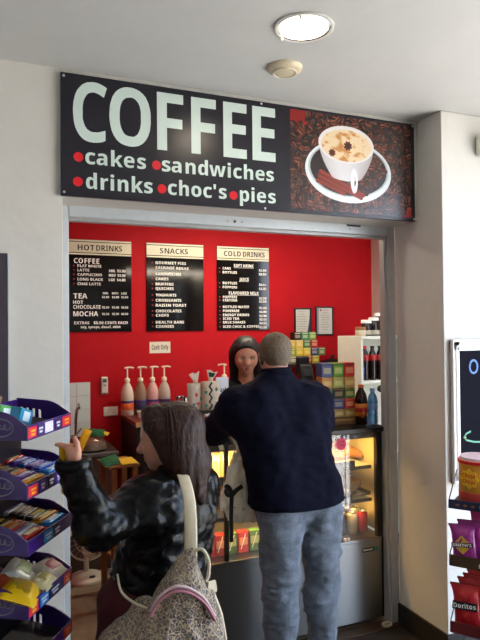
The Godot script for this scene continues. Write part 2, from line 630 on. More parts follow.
# ---------------------------------------------------------------- the place itself
func build_setting() -> void:
	var wall := mat("wall_paint", Color(0.825, 0.81, 0.78), 0.75, 0.0, {"tone": 0.03, "uv": 0.6, "nrm": 0.04})
	var ceil_m := mat("ceiling_paint", Color(0.815, 0.81, 0.795), 0.85, 0.0, {"tone": 0.03, "uv": 0.4, "nrm": 0.03})
	var floor_m := mat("hall_floor", Color(0.27, 0.235, 0.215), 0.38, 0.0, {"tone": 0.25, "uv": 1.5, "nrm": 0.1})
	var shop_floor := mat("shop_floor", Color(0.60, 0.53, 0.43), 0.6, 0.0, {"tone": 0.2, "uv": 2.0, "nrm": 0.15})
	var red := mat("red_paint", Color(0.71, 0.055, 0.10), 0.65, 0.0, {"metallic_specular": 0.3, "tone": 0.05, "uv": 0.8, "nrm": 0.05})
	var cream := mat("shop_wall_paint", Color(0.80, 0.70, 0.66), 0.7, 0.0, {"tone": 0.05, "uv": 0.8})
	var alu := mat("frame_paint", Color(0.80, 0.82, 0.83), 0.38, 0.15, {"tone": 0.05, "uv": 2.0})
	var alu_dark := mat("frame_grey_paint", Color(0.70, 0.69, 0.68), 0.4, 0.2, {"tone": 0.06, "uv": 2.0})
	var skirt := mat("skirting_paint", Color(0.16, 0.135, 0.125), 0.5, 0.0, {"tone": 0.15, "uv": 3.0})

	struct("floor", mb().span(Vector3(-1.6, -0.1, -0.2), Vector3(3.05, 0, 4.4), 0.001), floor_m)
	struct("floor_shop", mb().span(Vector3(0.0, -0.1, -2.25), Vector3(3.5, 0.0, -0.2), 0.001), shop_floor)
	struct("ceiling", mb().span(Vector3(-1.6, CEIL, -0.25), Vector3(3.05, CEIL + 0.12, 4.4), 0.001), ceil_m)
	struct("ceiling_shop", mb().span(Vector3(0.0, 2.62, -2.25), Vector3(3.5, 2.74, -0.2), 0.001), ceil_m)
	struct("wall_left", mb().span(Vector3(-1.6, 0, -0.2), Vector3(0.287, CEIL, 0.0), 0.002), wall)
	struct("wall_header", mb().span(Vector3(0.287, 2.277, -0.2), Vector3(2.166, CEIL, 0.0), 0.002), wall)
	struct("wall_right", mb().span(Vector3(2.166, 0, -0.2), Vector3(3.05, CEIL, 0.195), 0.004), wall)
	struct("wall_west", mb().span(Vector3(-1.75, 0, -0.2), Vector3(-1.6, CEIL, 4.4), 0.002), wall)
	struct("wall_rear", mb().span(Vector3(-1.75, 0, 4.4), Vector3(3.05, CEIL, 4.55), 0.002), wall)
	# the glazed east side of the hall
	struct("wall_east", mb().span(Vector3(2.9, 0, 0.195), Vector3(3.05, CEIL, WIN_A), 0.002), wall)
	struct("wall_east_end", mb().span(Vector3(2.9, 0, WIN_B), Vector3(3.05, CEIL, 4.4), 0.002), wall)
	struct("wall_east_top", mb().span(Vector3(2.9, 2.76, WIN_A), Vector3(3.05, CEIL, WIN_B), 0.002), wall)
	var win := thing("window_1", "", "", Vector3(2.975, 0, 0))
	win.set_meta("kind", "structure")
	for z in [WIN_A + 0.02, (WIN_A * 2.0 + WIN_B) / 3.0, (WIN_A + WIN_B * 2.0) / 3.0, WIN_B - 0.02]:
		part("window_frame", B(Vector3(0, 1.38, z), Vector3(0.06, 2.76, 0.04)), alu, win)
	for y in [0.03, 2.74]:
		part("window_frame", B(Vector3(0, y, (WIN_A + WIN_B) / 2.0), Vector3(0.06, 0.04, WIN_B - WIN_A)), alu, win)
	var bay := (WIN_B - WIN_A) / 3.0
	for k in 3:
		part("pane", B(Vector3(0, 1.385, WIN_A + bay * (k + 0.5)), Vector3(0.006, 2.67, bay - 0.05), 0.0005), pane("window_glass", Color(1, 1, 1), 0.04), win)
	# the shop behind the opening
	struct("wall_back", mb().span(Vector3(0.0, 0, BACK - 0.15), Vector3(3.5, 2.62, BACK), 0.001), red)
	struct("wall_shop_east", mb().span(Vector3(3.33, 0, BACK), Vector3(3.5, 2.62, -0.2), 0.001), cream)
	struct("wall_shop_west", mb().span(Vector3(0.0, 0, BACK), Vector3(0.12, 2.62, -0.2), 0.001), red)
	# frame of the roller shutter in the opening
	var d := thing("door_1", "", "", Vector3(0, 0, 0))
	d.set_meta("kind", "structure")
	part("jamb", mb().span(Vector3(0.287, 0, -0.26), Vector3(0.336, 2.33, -0.2), 0.004), alu, d)
	part("jamb", mb().span(Vector3(2.112, 0, -0.27), Vector3(2.166, 2.33, -0.2), 0.004), alu_dark, d)
	part("jamb", mb().span(Vector3(2.098, 0, -0.262), Vector3(2.112, 2.215, -0.215), 0.002), alu_dark, d)
	part("shutter_track", mb().span(Vector3(0.336, 2.226, -0.262), Vector3(2.112, 2.33, -0.2), 0.004), alu, d)
	part("shutter_rail", mb().span(Vector3(0.336, 2.208, -0.25), Vector3(2.112, 2.226, -0.208), 0.003), alu_dark, d)
	for s in [[1.165, 0.008], [1.125, 0.003], [1.205, 0.003], [1.86, 0.003]]:
		part("screw", mb().lathe([Vector2(0, 0), Vector2(s[1], 0), Vector2(s[1], 0.003), Vector2(s[1] * 0.6, 0.005), Vector2(0, 0.005)], 12, Transform3D(Basis(Vector3.RIGHT, PI / 2), Vector3(s[0], 2.252, -0.2))), mat("screw_metal", Color(0.42, 0.42, 0.44), 0.3, 0.9), d)
	part("latch", B(Vector3(1.885, 2.271, -0.199), Vector3(0.09, 0.009, 0.006), 0.001), mat("black_plastic", Color(0.05, 0.05, 0.055), 0.45), d)
	part("threshold", mb().span(Vector3(0.29, 0.0, -0.25), Vector3(2.16, 0.012, -0.165), 0.003), mat("threshold_brass", Color(0.36, 0.26, 0.18), 0.45, 0.5, {"tone": 0.2, "uv": 6.0}), d)
	# skirting
	var bs := thing("baseboard_right", "", "", Vector3.ZERO)
	bs.set_meta("kind", "structure")
	part("skirting", mb().span(Vector3(2.152, 0, -0.2), Vector3(2.166, 0.12, 0.195), 0.002), skirt, bs)
	part("skirting", mb().span(Vector3(2.152, 0, 0.195), Vector3(2.9, 0.12, 0.209), 0.002), skirt, bs)
	struct("baseboard_left", mb().span(Vector3(-1.6, 0, 0), Vector3(0.287, 0.12, 0.014), 0.002), skirt)

func downlight(at: Vector3, label: String, energy: float) -> void:
	var t := thing("downlight", label, "ceiling light", at, 0, "recessed ceiling downlights")
	part("rim", mb().lathe([Vector2(0.098, 0.004), Vector2(0.112, -0.001), Vector2(0.112, -0.006), Vector2(0.104, -0.009), Vector2(0.096, -0.004), Vector2(0.098, 0.004)], 40), mat("white_metal", Color(0.9, 0.89, 0.87), 0.35, 0.1), t)
	part("reflector", mb().lathe([Vector2(0.098, -0.003), Vector2(0.085, 0.004), Vector2(0.085, 0.0), Vector2(0.098, -0.006)], 40), mat("bright_metal", Color(0.9, 0.88, 0.84), 0.15, 0.95), t)
	part("lamp", mb().lathe([Vector2(0, -0.014), Vector2(0.05, -0.012), Vector2(0.094, -0.003), Vector2(0.094, 0.0)], 32), glow("downlight_glow", Color(1.0, 0.93, 0.82), 9.0), t)
	for a in [0.9, 2.2, 4.2]:
		part("clip", B(Vector3(cos(a) * 0.1, -0.012, sin(a) * 0.1), Vector3(0.008, 0.016, 0.008), 0.001), mat("white_metal"), t)
	area("downlight_lamp", Vector3(0, -0.02, 0), Vector2(0.16, 0.16), Color(1.0, 0.93, 0.83), energy, Vector3(-PI / 2, 0, 0), t)

func build_lamps() -> void:
	downlight(Vector3(1.088, CEIL - 0.001, 0.692), "bright round downlight in the ceiling above the coffee sign", 0.25)
	var s := thing("ceiling_speaker", "small cream round speaker cover on ceiling beside the downlight", "speaker", Vector3(1.178, CEIL, 0.355))
	part("cover", mb().lathe([Vector2(0, -0.024), Vector2(0.045, -0.023), Vector2(0.06, -0.017), Vector2(0.073, -0.012), Vector2(0.076, -0.004), Vector2(0.076, 0)], 40), mat("cream_plastic", Color(0.86, 0.80, 0.68), 0.5), s)
	part("ring", mb().lathe([Vector2(0.046, -0.024), Vector2(0.049, -0.027), Vector2(0.052, -0.022)], 40), mat("cream_plastic"), s)
	# fluorescent fittings in the shop: one on the inside of the header, one on the shop ceiling
	for f in [[Vector3(1.85, 2.37, -0.2365), "slim fluorescent tube fitting on the inside of the shop header", 0.95, 1.5], [Vector3(1.75, 2.60, -1.35), "fluorescent tube fitting on the shop ceiling", 1.2, 2.4]]:
		var t := thing("tube_light", f[1], "ceiling light", f[0])
		part("housing", B(Vector3(0, 0.012, 0), Vector3(f[2], 0.024, 0.07)), mat("white_metal"), t)
		part("tube", mb().lathe([Vector2(0, -f[2] * 0.48), Vector2(0.013, -f[2] * 0.48), Vector2(0.013, f[2] * 0.48), Vector2(0, f[2] * 0.48)], 14, Transform3D(Basis(Vector3.BACK, PI / 2), Vector3(0, -0.018, 0))), glow("tube_glow", Color(1.0, 0.95, 0.85), 20.0), t)
		for sx in [-0.49, 0.49]:
			part("socket", B(Vector3(sx * f[2], -0.012, 0), Vector3(0.02, 0.034, 0.034)), mat("white_metal"), t)
		area("tube_lamp", Vector3(0, -0.034, 0), Vector2(f[2] * 0.96, 0.05), Color(1.0, 0.95, 0.86), f[3], Vector3(-PI / 2, 0, 0), t)

# ---------------------------------------------------------------- the coffee sign
func build_sign() -> void:
	var navy := mat("sign_black", Color(0.085, 0.075, 0.12), 0.28, 0.0, {"metallic_specular": 0.5})
	var mint := mat("sign_letter_white", Color(0.80, 0.86, 0.83), 0.35)
	var dot := mat("sign_red", Color(0.82, 0.07, 0.12), 0.3)
	var t := thing("shop_sign", "wide glossy black shop sign with large white coffee lettering and cup photo", "sign", Vector3(0, 0, 0.001))
	part("panel", mb().span(Vector3(0.279, 2.273, 0), Vector3(2.135, 2.803, 0.02), 0.002), navy, t)
	var z := 0.0212
	for l in [["C", 0.330, 0.475], ["O", 0.485, 0.670], ["F", 0.699, 0.823], ["F", 0.861, 0.983], ["E", 1.020, 1.140], ["E", 1.170, 1.293]]:
		letters(l[0], Vector3(l[1], 2.513, z), 0.263, l[2] - l[1], mint, t)
	for l in [["cakes", 0.381, 2.417, 0.266], ["sandwiches", 0.72, 2.416, 0.563], ["drinks", 0.383, 2.310, 0.294], ["choc's", 0.748, 2.312, 0.286], ["pies", 1.102, 2.309, 0.19]]:
		letters(l[0], Vector3(l[1], l[2], z), 0.066, l[3], mint, t)
	for b in [[0.352, 2.444], [0.695, 2.441], [0.349, 2.337], [0.72, 2.336], [1.069, 2.333]]:
		part("bullet", disc(0.0205, 0.0008, 24), dot, t, Vector3(b[0], b[1], z))
	var im := ImageTexture.create_from_image(cup_print())
	var pm := mat("cup_photo_print", Color.WHITE, 0.26, 0.0, {"metallic_specular": 0.55, "uv1_triplanar": false, "uv1_scale": Vector3.ONE, "albedo_texture": im})
	pm.uv1_scale = Vector3.ONE
	var pr := mb()
	pr.quad(Vector3(1.375, 2.292, z), Vector3(2.108, 2.292, z), Vector3(2.108, 2.788, z), Vector3(1.375, 2.788, z), Vector3.BACK, Vector3.BACK, Vector3.BACK, Vector3.BACK)
	part("photo_print", pr, pm, t)
	for s in [[0.292, 2.787], [0.292, 2.289], [1.22, 2.792], [1.235, 2.283], [2.124, 2.792], [2.124, 2.284]]:
		part("screw", mb().lathe([Vector2(0, 0), Vector2(0.006, 0), Vector2(0.005, 0.003), Vector2(0, 0.004)], 10, Transform3D(Basis(Vector3.RIGHT, PI / 2), Vector3(s[0], s[1], 0.02))), mat("screw_bright", Color(0.85, 0.85, 0.88), 0.3, 0.7), t)

# the printed picture: coffee beans, a cup on a saucer, cinnamon sticks
func cup_print() -> Image:
	var W := 420
	var H := 284
	var im := Image.create(W, H, false, Image.FORMAT_RGB8)
	var r := RandomNumberGenerator.new()
	r.seed = 11
	var nz := FastNoiseLite.new()
	nz.seed = 5
	nz.frequency = 0.02
	var beans := func(img: Image, count: int, size: float, inside: Callable):
		for k in count:
			var cx := r.randf() * W
			var cy := r.randf() * H
			if not inside.call(cx / W, cy / H):
				continue
			var a := r.randf() * TAU
			var s := size * r.randf_range(0.8, 1.2)
			var tone := r.randf_range(0.5, 1.5)
			var base := Color(0.30, 0.15, 0.105) * tone
			for y in range(maxi(0, int(cy - s)), mini(H, int(cy + s) + 1)):
				for x in range(maxi(0, int(cx - s)), mini(W, int(cx + s) + 1)):
					var dx := (x - cx) * cos(a) + (y - cy) * sin(a)
					var dy := -(x - cx) * sin(a) + (y - cy) * cos(a)
					var q := pow(dx / s, 2) + pow(dy / (s * 0.66), 2)
					if q > 1.0:
						continue
					var c := base
					if absf(dy) < s * 0.09:
						c = Color(0.07, 0.035, 0.03)
					elif dy < -s * 0.18 and dy > -s * 0.48 and absf(dx) < s * 0.5:
						c = base.lerp(Color(0.80, 0.58, 0.48), 0.25)
					elif q > 0.75:
						c = base * 0.55
					c.a = 1.0
					img.set_pixel(x, y, c)
	for y in H:
		for x in W:
			var rr := clampf(nz.get_noise_2d(x, y) * 0.5 + 0.5, 0, 1)
			var warm := 1.0 if (x < 70 and y < 70) or (x > 380 and y > 230) else 0.0
			im.set_pixel(x, y, Color(0.10 + rr * 0.06 + warm * 0.42, 0.045 + warm * 0.05, 0.04 + warm * 0.04))
	beans.call(im, 1000, 14.0, func(u, v): return not ((u < 0.13 and v < 0.12) or (u > 0.93 and v > 0.86)))
	var el := func(u, v, cx, cy, rx, ry): return pow((u - cx) / rx, 2) + pow((v - cy) / ry, 2)
	# saucer
	for y in H:
		for x in W:
			var u := float(x) / W
			var v := float(y) / H
			var q: float = el.call(u, v, 0.466, 0.565, 0.355, 0.33)
			if q < 1.0:
				var q2: float = el.call(u, v, 0.466, 0.545, 0.315, 0.275)
				if q2 > 1.0:
					im.set_pixel(x, y, Color(0.86, 0.89, 0.90) * (0.8 if q2 < 1.1 else 1.0))
				else:
					im.set_pixel(x, y, Color(0.13, 0.07, 0.055))
	beans.call(im, 520, 13.0, func(u, v): return el.call(u, v, 0.466, 0.545, 0.29, 0.245) < 1.0 and u > 0.42)
	for y in H:
		for x in W:
			var u := float(x) / W
			var v := float(y) / H
			# cinnamon
			for k in 3:
				var ax := 0.21 + k * 0.012
				var ay := 0.69 - k * 0.048
				var bx := 0.54 + k * 0.02
				var by := 0.86 - k * 0.03
				if k == 0:
					bx = 0.42
					by = 0.80
				var tt := clampf(((u - ax) * (bx - ax) + (v - ay) * (by - ay)) / (pow(bx - ax, 2) + pow(by - ay, 2)), 0, 1)
				var dd := Vector2(u - ax - tt * (bx - ax), v - ay - tt * (by - ay))
				dd.y *= 0.68
				if dd.length() < 0.0165:
					im.set_pixel(x, y, Color(0.62, 0.21, 0.13) * (0.55 if dd.length() > 0.0125 or absf(dd.length() - 0.005) < 0.002 else 1.0))
			# cup: sides narrowing down to the foot
			var f := (v - 0.29) / 0.38
			if f > 0.0 and f < 1.0:
				var half := lerpf(0.226, 0.105, pow(f, 1.7))
				if absf(u - 0.445) < half and not (f > 0.9 and pow((u - 0.445) / half, 2) + pow((f - 0.9) / 0.1, 2) > 1.0):
					var sh := (u - 0.445) / half
					im.set_pixel(x, y, Color(0.84, 0.83, 0.84).lerp(Color(0.66, 0.62, 0.63), clampf(sh * sh * 0.7 + 0.2 * sh, 0, 1)))
			if el.call(u, v, 0.445, 0.29, 0.228, 0.195) < 1.0:
				im.set_pixel(x, y, Color(0.88, 0.86, 0.85))
			if el.call(u, v, 0.445, 0.30, 0.205, 0.165) < 1.0:
				var sp := nz.get_noise_2d(x * 1.2 + 40.0, y * 1.8) + 0.25 * nz.get_noise_2d(x * 6.0, y * 6.0) + 0.12 - 0.25 * absf(u - 0.43) / 0.2
				var c := Color(0.90, 0.80, 0.64)
				if sp > 0.05:
					c = c.lerp(Color(0.72, 0.42, 0.16), clampf((sp - 0.05) * 2.2, 0, 0.75))
				im.set_pixel(x, y, c)
			for s in [[0.455, 0.30, 0.035], [0.325, 0.39, 0.028]]:
				var an := atan2((v - s[1]) * 0.68, u - s[0])
				if Vector2(u - s[0], (v - s[1]) * 0.68).length() < s[2] * (0.65 + 0.35 * absf(sin(an * 4.0))):
					im.set_pixel(x, y, Color(0.30, 0.11, 0.06))
			var hq: float = el.call(u, v, 0.505, 0.66, 0.030, 0.13)
			if hq < 1.0 and (hq > 0.20 or u < 0.505):
				im.set_pixel(x, y, Color(0.90, 0.90, 0.91))
	return im

# ---------------------------------------------------------------- the menu boards on the red wall
func menu_board(x0: float, words: Array, label: String) -> Node3D:
	var t := thing("menu_board", label, "menu board", Vector3(x0, 1.686, BACK), 0, "menu boards on the red wall")
	part("panel", mb().span(Vector3(0, 0, 0), Vector3(0.485, 0.716, 0.012), 0.002), mat("board_black", Color(0.035, 0.03, 0.04), 0.10, 0.0, {"metallic_specular": 0.4}), t)
	part("header_strip", mb().span(Vector3(0.001, 0.597, 0.0118), Vector3(0.484, 0.714, 0.0136), 0.0005), mat("header_cream", Color(0.86, 0.84, 0.73), 0.25, 0.0, {"clearcoat_enabled": true, "clearcoat": 0.5}), t)
	for y in [0.695, 0.610]:
		part("header_line", mb().span(Vector3(0.001, y, 0.0135), Vector3(0.484, y + 0.005, 0.0142), 0.0002), mat("board_black"), t)
	for w in words:
		letters(w[0], Vector3(w[1] * 0.485, 0.632, 0.0145), 0.043, (w[2] - w[1]) * 0.485, mat("print_black", Color(0.06, 0.06, 0.065), 0.4), t)
	return t

func line(t: Node3D, s: String, fx: float, fy: float, fh := 0.028, fx1 := 0.0, style := "bold", bullet := true) -> void:
	var W := 0.485
	var H := 0.716
	var m := mat("print_white", Color(0.95, 0.95, 0.93), 0.5)
	letters(s, Vector3(fx * W, H * (1.0 - fy - fh * 0.5), 0.0126), fh * H, (fx1 - fx) * W if fx1 > 0.0 else 0.0, m, t, style)
	if bullet:
		part("bullet", disc(0.0055, 0.0006, 12), mat("print_red", Color(0.75, 0.08, 0.13), 0.35), t, Vector3((fx - 0.055) * W, H * (1.0 - fy), 0.0122))

func build_menus() -> void:
	var a := menu_board(0.556, [["HOT", 0.14, 0.40], ["DRINKS", 0.43, 0.845]], "black menu board listing hot drinks with cream header strip")
	line(a, "COFFEE", 0.08, 0.232, 0.056, 0.48, "bold", false)
	for r in [["FLAT WHITE", 0.286, 0.51], ["LATTE", 0.333, 0.32], ["CAPPUCINO", 0.381, 0.52], ["LONG BLACK", 0.431, 0.535], ["CHAI LATTE", 0.481, 0.50]]:
		line(a, r[0], 0.135, r[1], 0.029, r[2])
	for r in [["SML  $3.00", 0.333], ["MED  $3.50", 0.381], ["LGE  $4.00", 0.431]]:
		line(a, r[0], 0.63, r[1], 0.028, 0.90, "bold", false)
	for c in [["SML", 0.53, 0.62], ["MED", 0.68, 0.78], ["LGE", 0.83, 0.92]]:
		line(a, c[0], c[1], 0.579, 0.022, c[2], "bold", false)
	for r in [0.622, 0.735, 0.807]:
		for c in [["$2.50", 0.52, 0.63], ["$3.00", 0.68, 0.79], ["$3.50", 0.83, 0.94]]:
			line(a, c[0], c[1], r, 0.022, c[2], "bold", false)
	line(a, "TEA", 0.07, 0.613, 0.056, 0.287, "bold", false)
	line(a, "HOT", 0.066, 0.68, 0.036, 0.22, "bold", false)
	line(a, "CHOCOLATE", 0.066, 0.731, 0.04, 0.495, "bold", false)
	line(a, "MOCHA", 0.066, 0.805, 0.052, 0.455, "bold", false)
	line(a, "EXTRAS", 0.08, 0.903, 0.03, 0.315, "bold", false)
	line(a, "$0.50 CENTS EACH", 0.385, 0.903, 0.03, 0.93, "bold", false)
	line(a, "soy, syrups, decaf, skim", 0.18, 0.948, 0.026, 0.81, "bold", false)
	var b := menu_board(1.163, [["SNACKS", 0.23, 0.72]], "black menu board listing snacks, middle one of the three boards")
	var ys := [158, 190, 230, 262, 296, 325, 367, 401, 433, 470, 498, 543, 570]
	var sn := ["GOURMET PIES", "SAUSAGE ROLLS", "SANDWICHES", "CAKES", "MUFFINS", "QUICHES", "YOGHURTS", "CROISSANTS", "RAISIN TOAST", "CHOCOLATES", "CHIPS", "HEALTH BARS", "COOKIES"]
	for i in sn.size():
		line(b, sn[i], 0.153, (ys[i] - 30) / 570.0, 0.031, 0.153 + sn[i].length() * 0.0445)
	var c := menu_board(1.769, [["COLD", 0.128, 0.45], ["DRINKS", 0.49, 0.915]], "black menu board listing cold drinks with prices down the side")
	for r in [["SOFT DRINK", 172, 0.317, 0.694], ["JUICE", 265, 0.417, 0.60], ["FLAVOURED MILK", 360, 0.217, 0.79]]:
		line(c, r[0], r[2], (r[1] - 42) / 573.0, 0.036, r[3], "bold", false)
		part("underline", mb().span(Vector3(r[2] * 0.485, 0, 0), Vector3(r[3] * 0.485, 0.0022, 0.0006), 0.0001), mat("print_white"), c, Vector3(0, 0.716 * (1.0 - (r[1] - 42) / 573.0 - 0.028), 0.0122))
	for r in [["CANS", 193, "$2.50"], ["BOTTLES", 220, "$3.50"], ["BOTTLES", 293, "$3.50"], ["POPPERS", 321, "$2.00"], ["POPPERS", 388, "$2.50"], ["CARTONS", 410, "$3.50"], ["BOTTLED WATER", 455, "$2.50"], ["POWERADE", 482, "$3.90"], ["ENERGY DRINKS", 510, "$3.90"], ["ICED TEA", 535, "$3.50"], ["MILK SHAKES", 560, "$4.00"], ["ICED CHOC & COFFEE", 590, "$5.00"]]:
		var fy: float = (r[1] - 42) / 573.0
		line(c, r[0], 0.103, fy, 0.029, 0.103 + r[0].length() * 0.0385)
		line(c, r[2], 0.80, fy + 0.012, 0.026, 0.943, "bold", false)

# materials that several builders share
func palette() -> void:
	mat("ink", Color(0.07, 0.07, 0.09), 0.6)
	mat("black_plastic", Color(0.05, 0.05, 0.055), 0.45)
	mat("white_plastic", Color(0.86, 0.85, 0.80), 0.4)
	mat("grey_plastic", Color(0.5, 0.5, 0.5), 0.5)
	mat("chrome", Color(0.8, 0.8, 0.82), 0.12, 1.0)
	mat("steel_plain", Color(0.6, 0.6, 0.6), 0.3, 0.9)
	mat("lcd_grey", Color(0.36, 0.40, 0.38), 0.2)
	mat("bench_dark", Color(0.14, 0.07, 0.065), 0.55, 0.0, {"tone": 0.15, "uv": 3.0})
	mat("print_white", Color(0.95, 0.95, 0.93), 0.5)
	mat("white_metal", Color(0.9, 0.89, 0.87), 0.35, 0.1)
	mat("lid_white", Color(0.90, 0.90, 0.89), 0.35)
	mat("pump_white", Color(0.86, 0.80, 0.70), 0.35)
	mat("cream_plastic", Color(0.86, 0.80, 0.68), 0.5)
	mat("skin_fair", Color(0.80, 0.58, 0.48), 0.5, 0.0, {"tone": 0.06, "uv": 20.0, "subsurf_scatter_enabled": true, "subsurf_scatter_strength": 0.1})
	mat("black_shoe", Color(0.05, 0.05, 0.05), 0.45)
	mat("frame_paint", Color(0.80, 0.82, 0.83), 0.38, 0.15, {"tone": 0.05, "uv": 2.0})
	pane("jar_glass", Color(0.85, 0.85, 0.8), 0.25)

# ---------------------------------------------------------------- on and along the red wall
func build_wall_things() -> void:
	var paper := mat("paper", Color(0.87, 0.85, 0.78), 0.8, 0.0, {"tone": 0.04, "uv": 4.0})
	var ink := mat("ink", Color(0.07, 0.07, 0.09), 0.6)
	var c := thing("paper_notice", "small cream paper notice handwritten cash only taped on red wall", "notice", Vector3(1.186, 1.506, BACK))
	part("sheet", B(Vector3(0.087, 0.047, 0.002), Vector3(0.174, 0.092, 0.002), 0.0004), paper, c)
	letters("Cash Only", Vector3(0.018, 0.030, 0.0034), 0.038, 0.138, ink, c, "bold")
	var white := mat("white_plastic", Color(0.86, 0.85, 0.80), 0.4)
	var rm := thing("remote_control", "white air conditioner remote control in a holder on the red wall", "remote control", Vector3(0.822, 1.265, BACK))
	part("holder", B(Vector3(0, -0.012, 0.008), Vector3(0.056, 0.11, 0.016), 0.004), white, rm)
	part("body", B(Vector3(0, 0.004, 0.017), Vector3(0.050, 0.128, 0.02), 0.006), white, rm)
	part("screen", B(Vector3(0, 0.038, 0.0275), Vector3(0.03, 0.026, 0.002), 0.0005), mat("lcd_grey", Color(0.36, 0.40, 0.38), 0.2), rm)
	part("button", B(Vector3(0, 0.004, 0.0275), Vector3(0.02, 0.01, 0.003), 0.001), mat("grey_plastic", Color(0.5, 0.5, 0.5), 0.5), rm)
	var so := thing("power_socket", "white double power socket on red wall below the remote control", "power socket", Vector3(0.870, 1.06, BACK))
	part("plate", B(Vector3(0, 0, 0.005), Vector3(0.112, 0.072, 0.010), 0.003), white, so)
	for s in [-0.026, 0.026]:
		part("switch", B(Vector3(s, 0.018, 0.0115), Vector3(0.016, 0.010, 0.004), 0.001), white, so)
		for k in [-0.006, 0.006]:
			part("slot", B(Vector3(s + k, -0.010, 0.0102), Vector3(0.002, 0.008, 0.001), 0.0002, Basis(Vector3.BACK, k * 70.0)), ink, so)
	# tiled splashback
	var sp := thing("splashback", "white tiled splashback on red wall above the sink", "splashback", Vector3(0.30, 0.88, BACK))
	part("backing", B(Vector3(0.207, 0.208, 0.003), Vector3(0.414, 0.416, 0.006), 0.001), mat("grout", Color(0.70, 0.70, 0.66), 0.8), sp)
	var tile := B(Vector3(0, 0, 0), Vector3(0.1005, 0.1005, 0.006), 0.0015).mesh()
	for iy in 4:
		for ix in 4:
			part("tile", tile, mat("splash_tile", Color(0.80, 0.83, 0.80), 0.2), sp, Vector3(0.0525 + ix * 0.103, 0.0525 + iy * 0.103, 0.008))
	# certificates
	for k in 2:
		var f := thing("certificate_frame", ["framed certificate with a dark curved edge print, nearer the menu boards", "framed certificate with a small red crest, farther from the menu boards"][k], "certificate", Vector3([2.502, 2.716][k], [1.618, 1.632][k], BACK), 0, "framed certificates on the red wall")
		var W: float = [0.172, 0.186][k]
		var H := 0.262
		for y in [0.006, H - 0.006]:
			part("frame_rail", B(Vector3(W / 2, y, 0.008), Vector3(W, 0.012, 0.016), 0.002), mat("frame_black", Color(0.06, 0.055, 0.06), 0.35), f)
		for x in [0.006, W - 0.006]:
			part("frame_rail", B(Vector3(x, H / 2, 0.008), Vector3(0.012, H, 0.016), 0.002), mat("frame_black"), f)
		part("sheet", B(Vector3(W / 2, H / 2, 0.005), Vector3(W - 0.02, H - 0.02, 0.004), 0.0004), mat("cert_paper", Color(0.80, 0.80, 0.76), 0.5), f)
		var ed := PackedVector2Array()
		for i in 9:
			ed.append(Vector2(0.0 - 0.035 * pow(1.0 - i / 8.0, 2.0) * 1.0, i / 8.0 * 0.23))
		ed.append(Vector2(0.004, 0.23))
		ed.append(Vector2(0.004, 0))
		if k == 0:
			part("print_band", mb().prism(ed, 0, 0.0006), mat("cert_navy", Color(0.22, 0.24, 0.36), 0.5), f, Vector3(W - 0.016, 0.016, 0.0072))
		else:
			part("print_band", B(Vector3(0.024, H / 2, 0.0073), Vector3(0.022, H - 0.03, 0.0005), 0.0001), mat("cert_grey", Color(0.58, 0.58, 0.62), 0.5), f)
			part("crest", disc(0.009, 0.0005, 14), mat("cert_red", Color(0.6, 0.15, 0.18), 0.5), f, Vector3(0.055, H - 0.034, 0.0072))
		for i in 9:
			var wl: float = [0.07, 0.05, 0.09, 0.085, 0.09, 0.06, 0.09, 0.08, 0.04][i]
			part("print_line", B(Vector3(W / 2 + (0.008 if k == 1 else -0.012), H - 0.034 - i * 0.022, 0.0073), Vector3(wl, 0.0035, 0.0004), 0.0001), mat("print_grey", Color(0.5, 0.5, 0.5), 0.6), f)

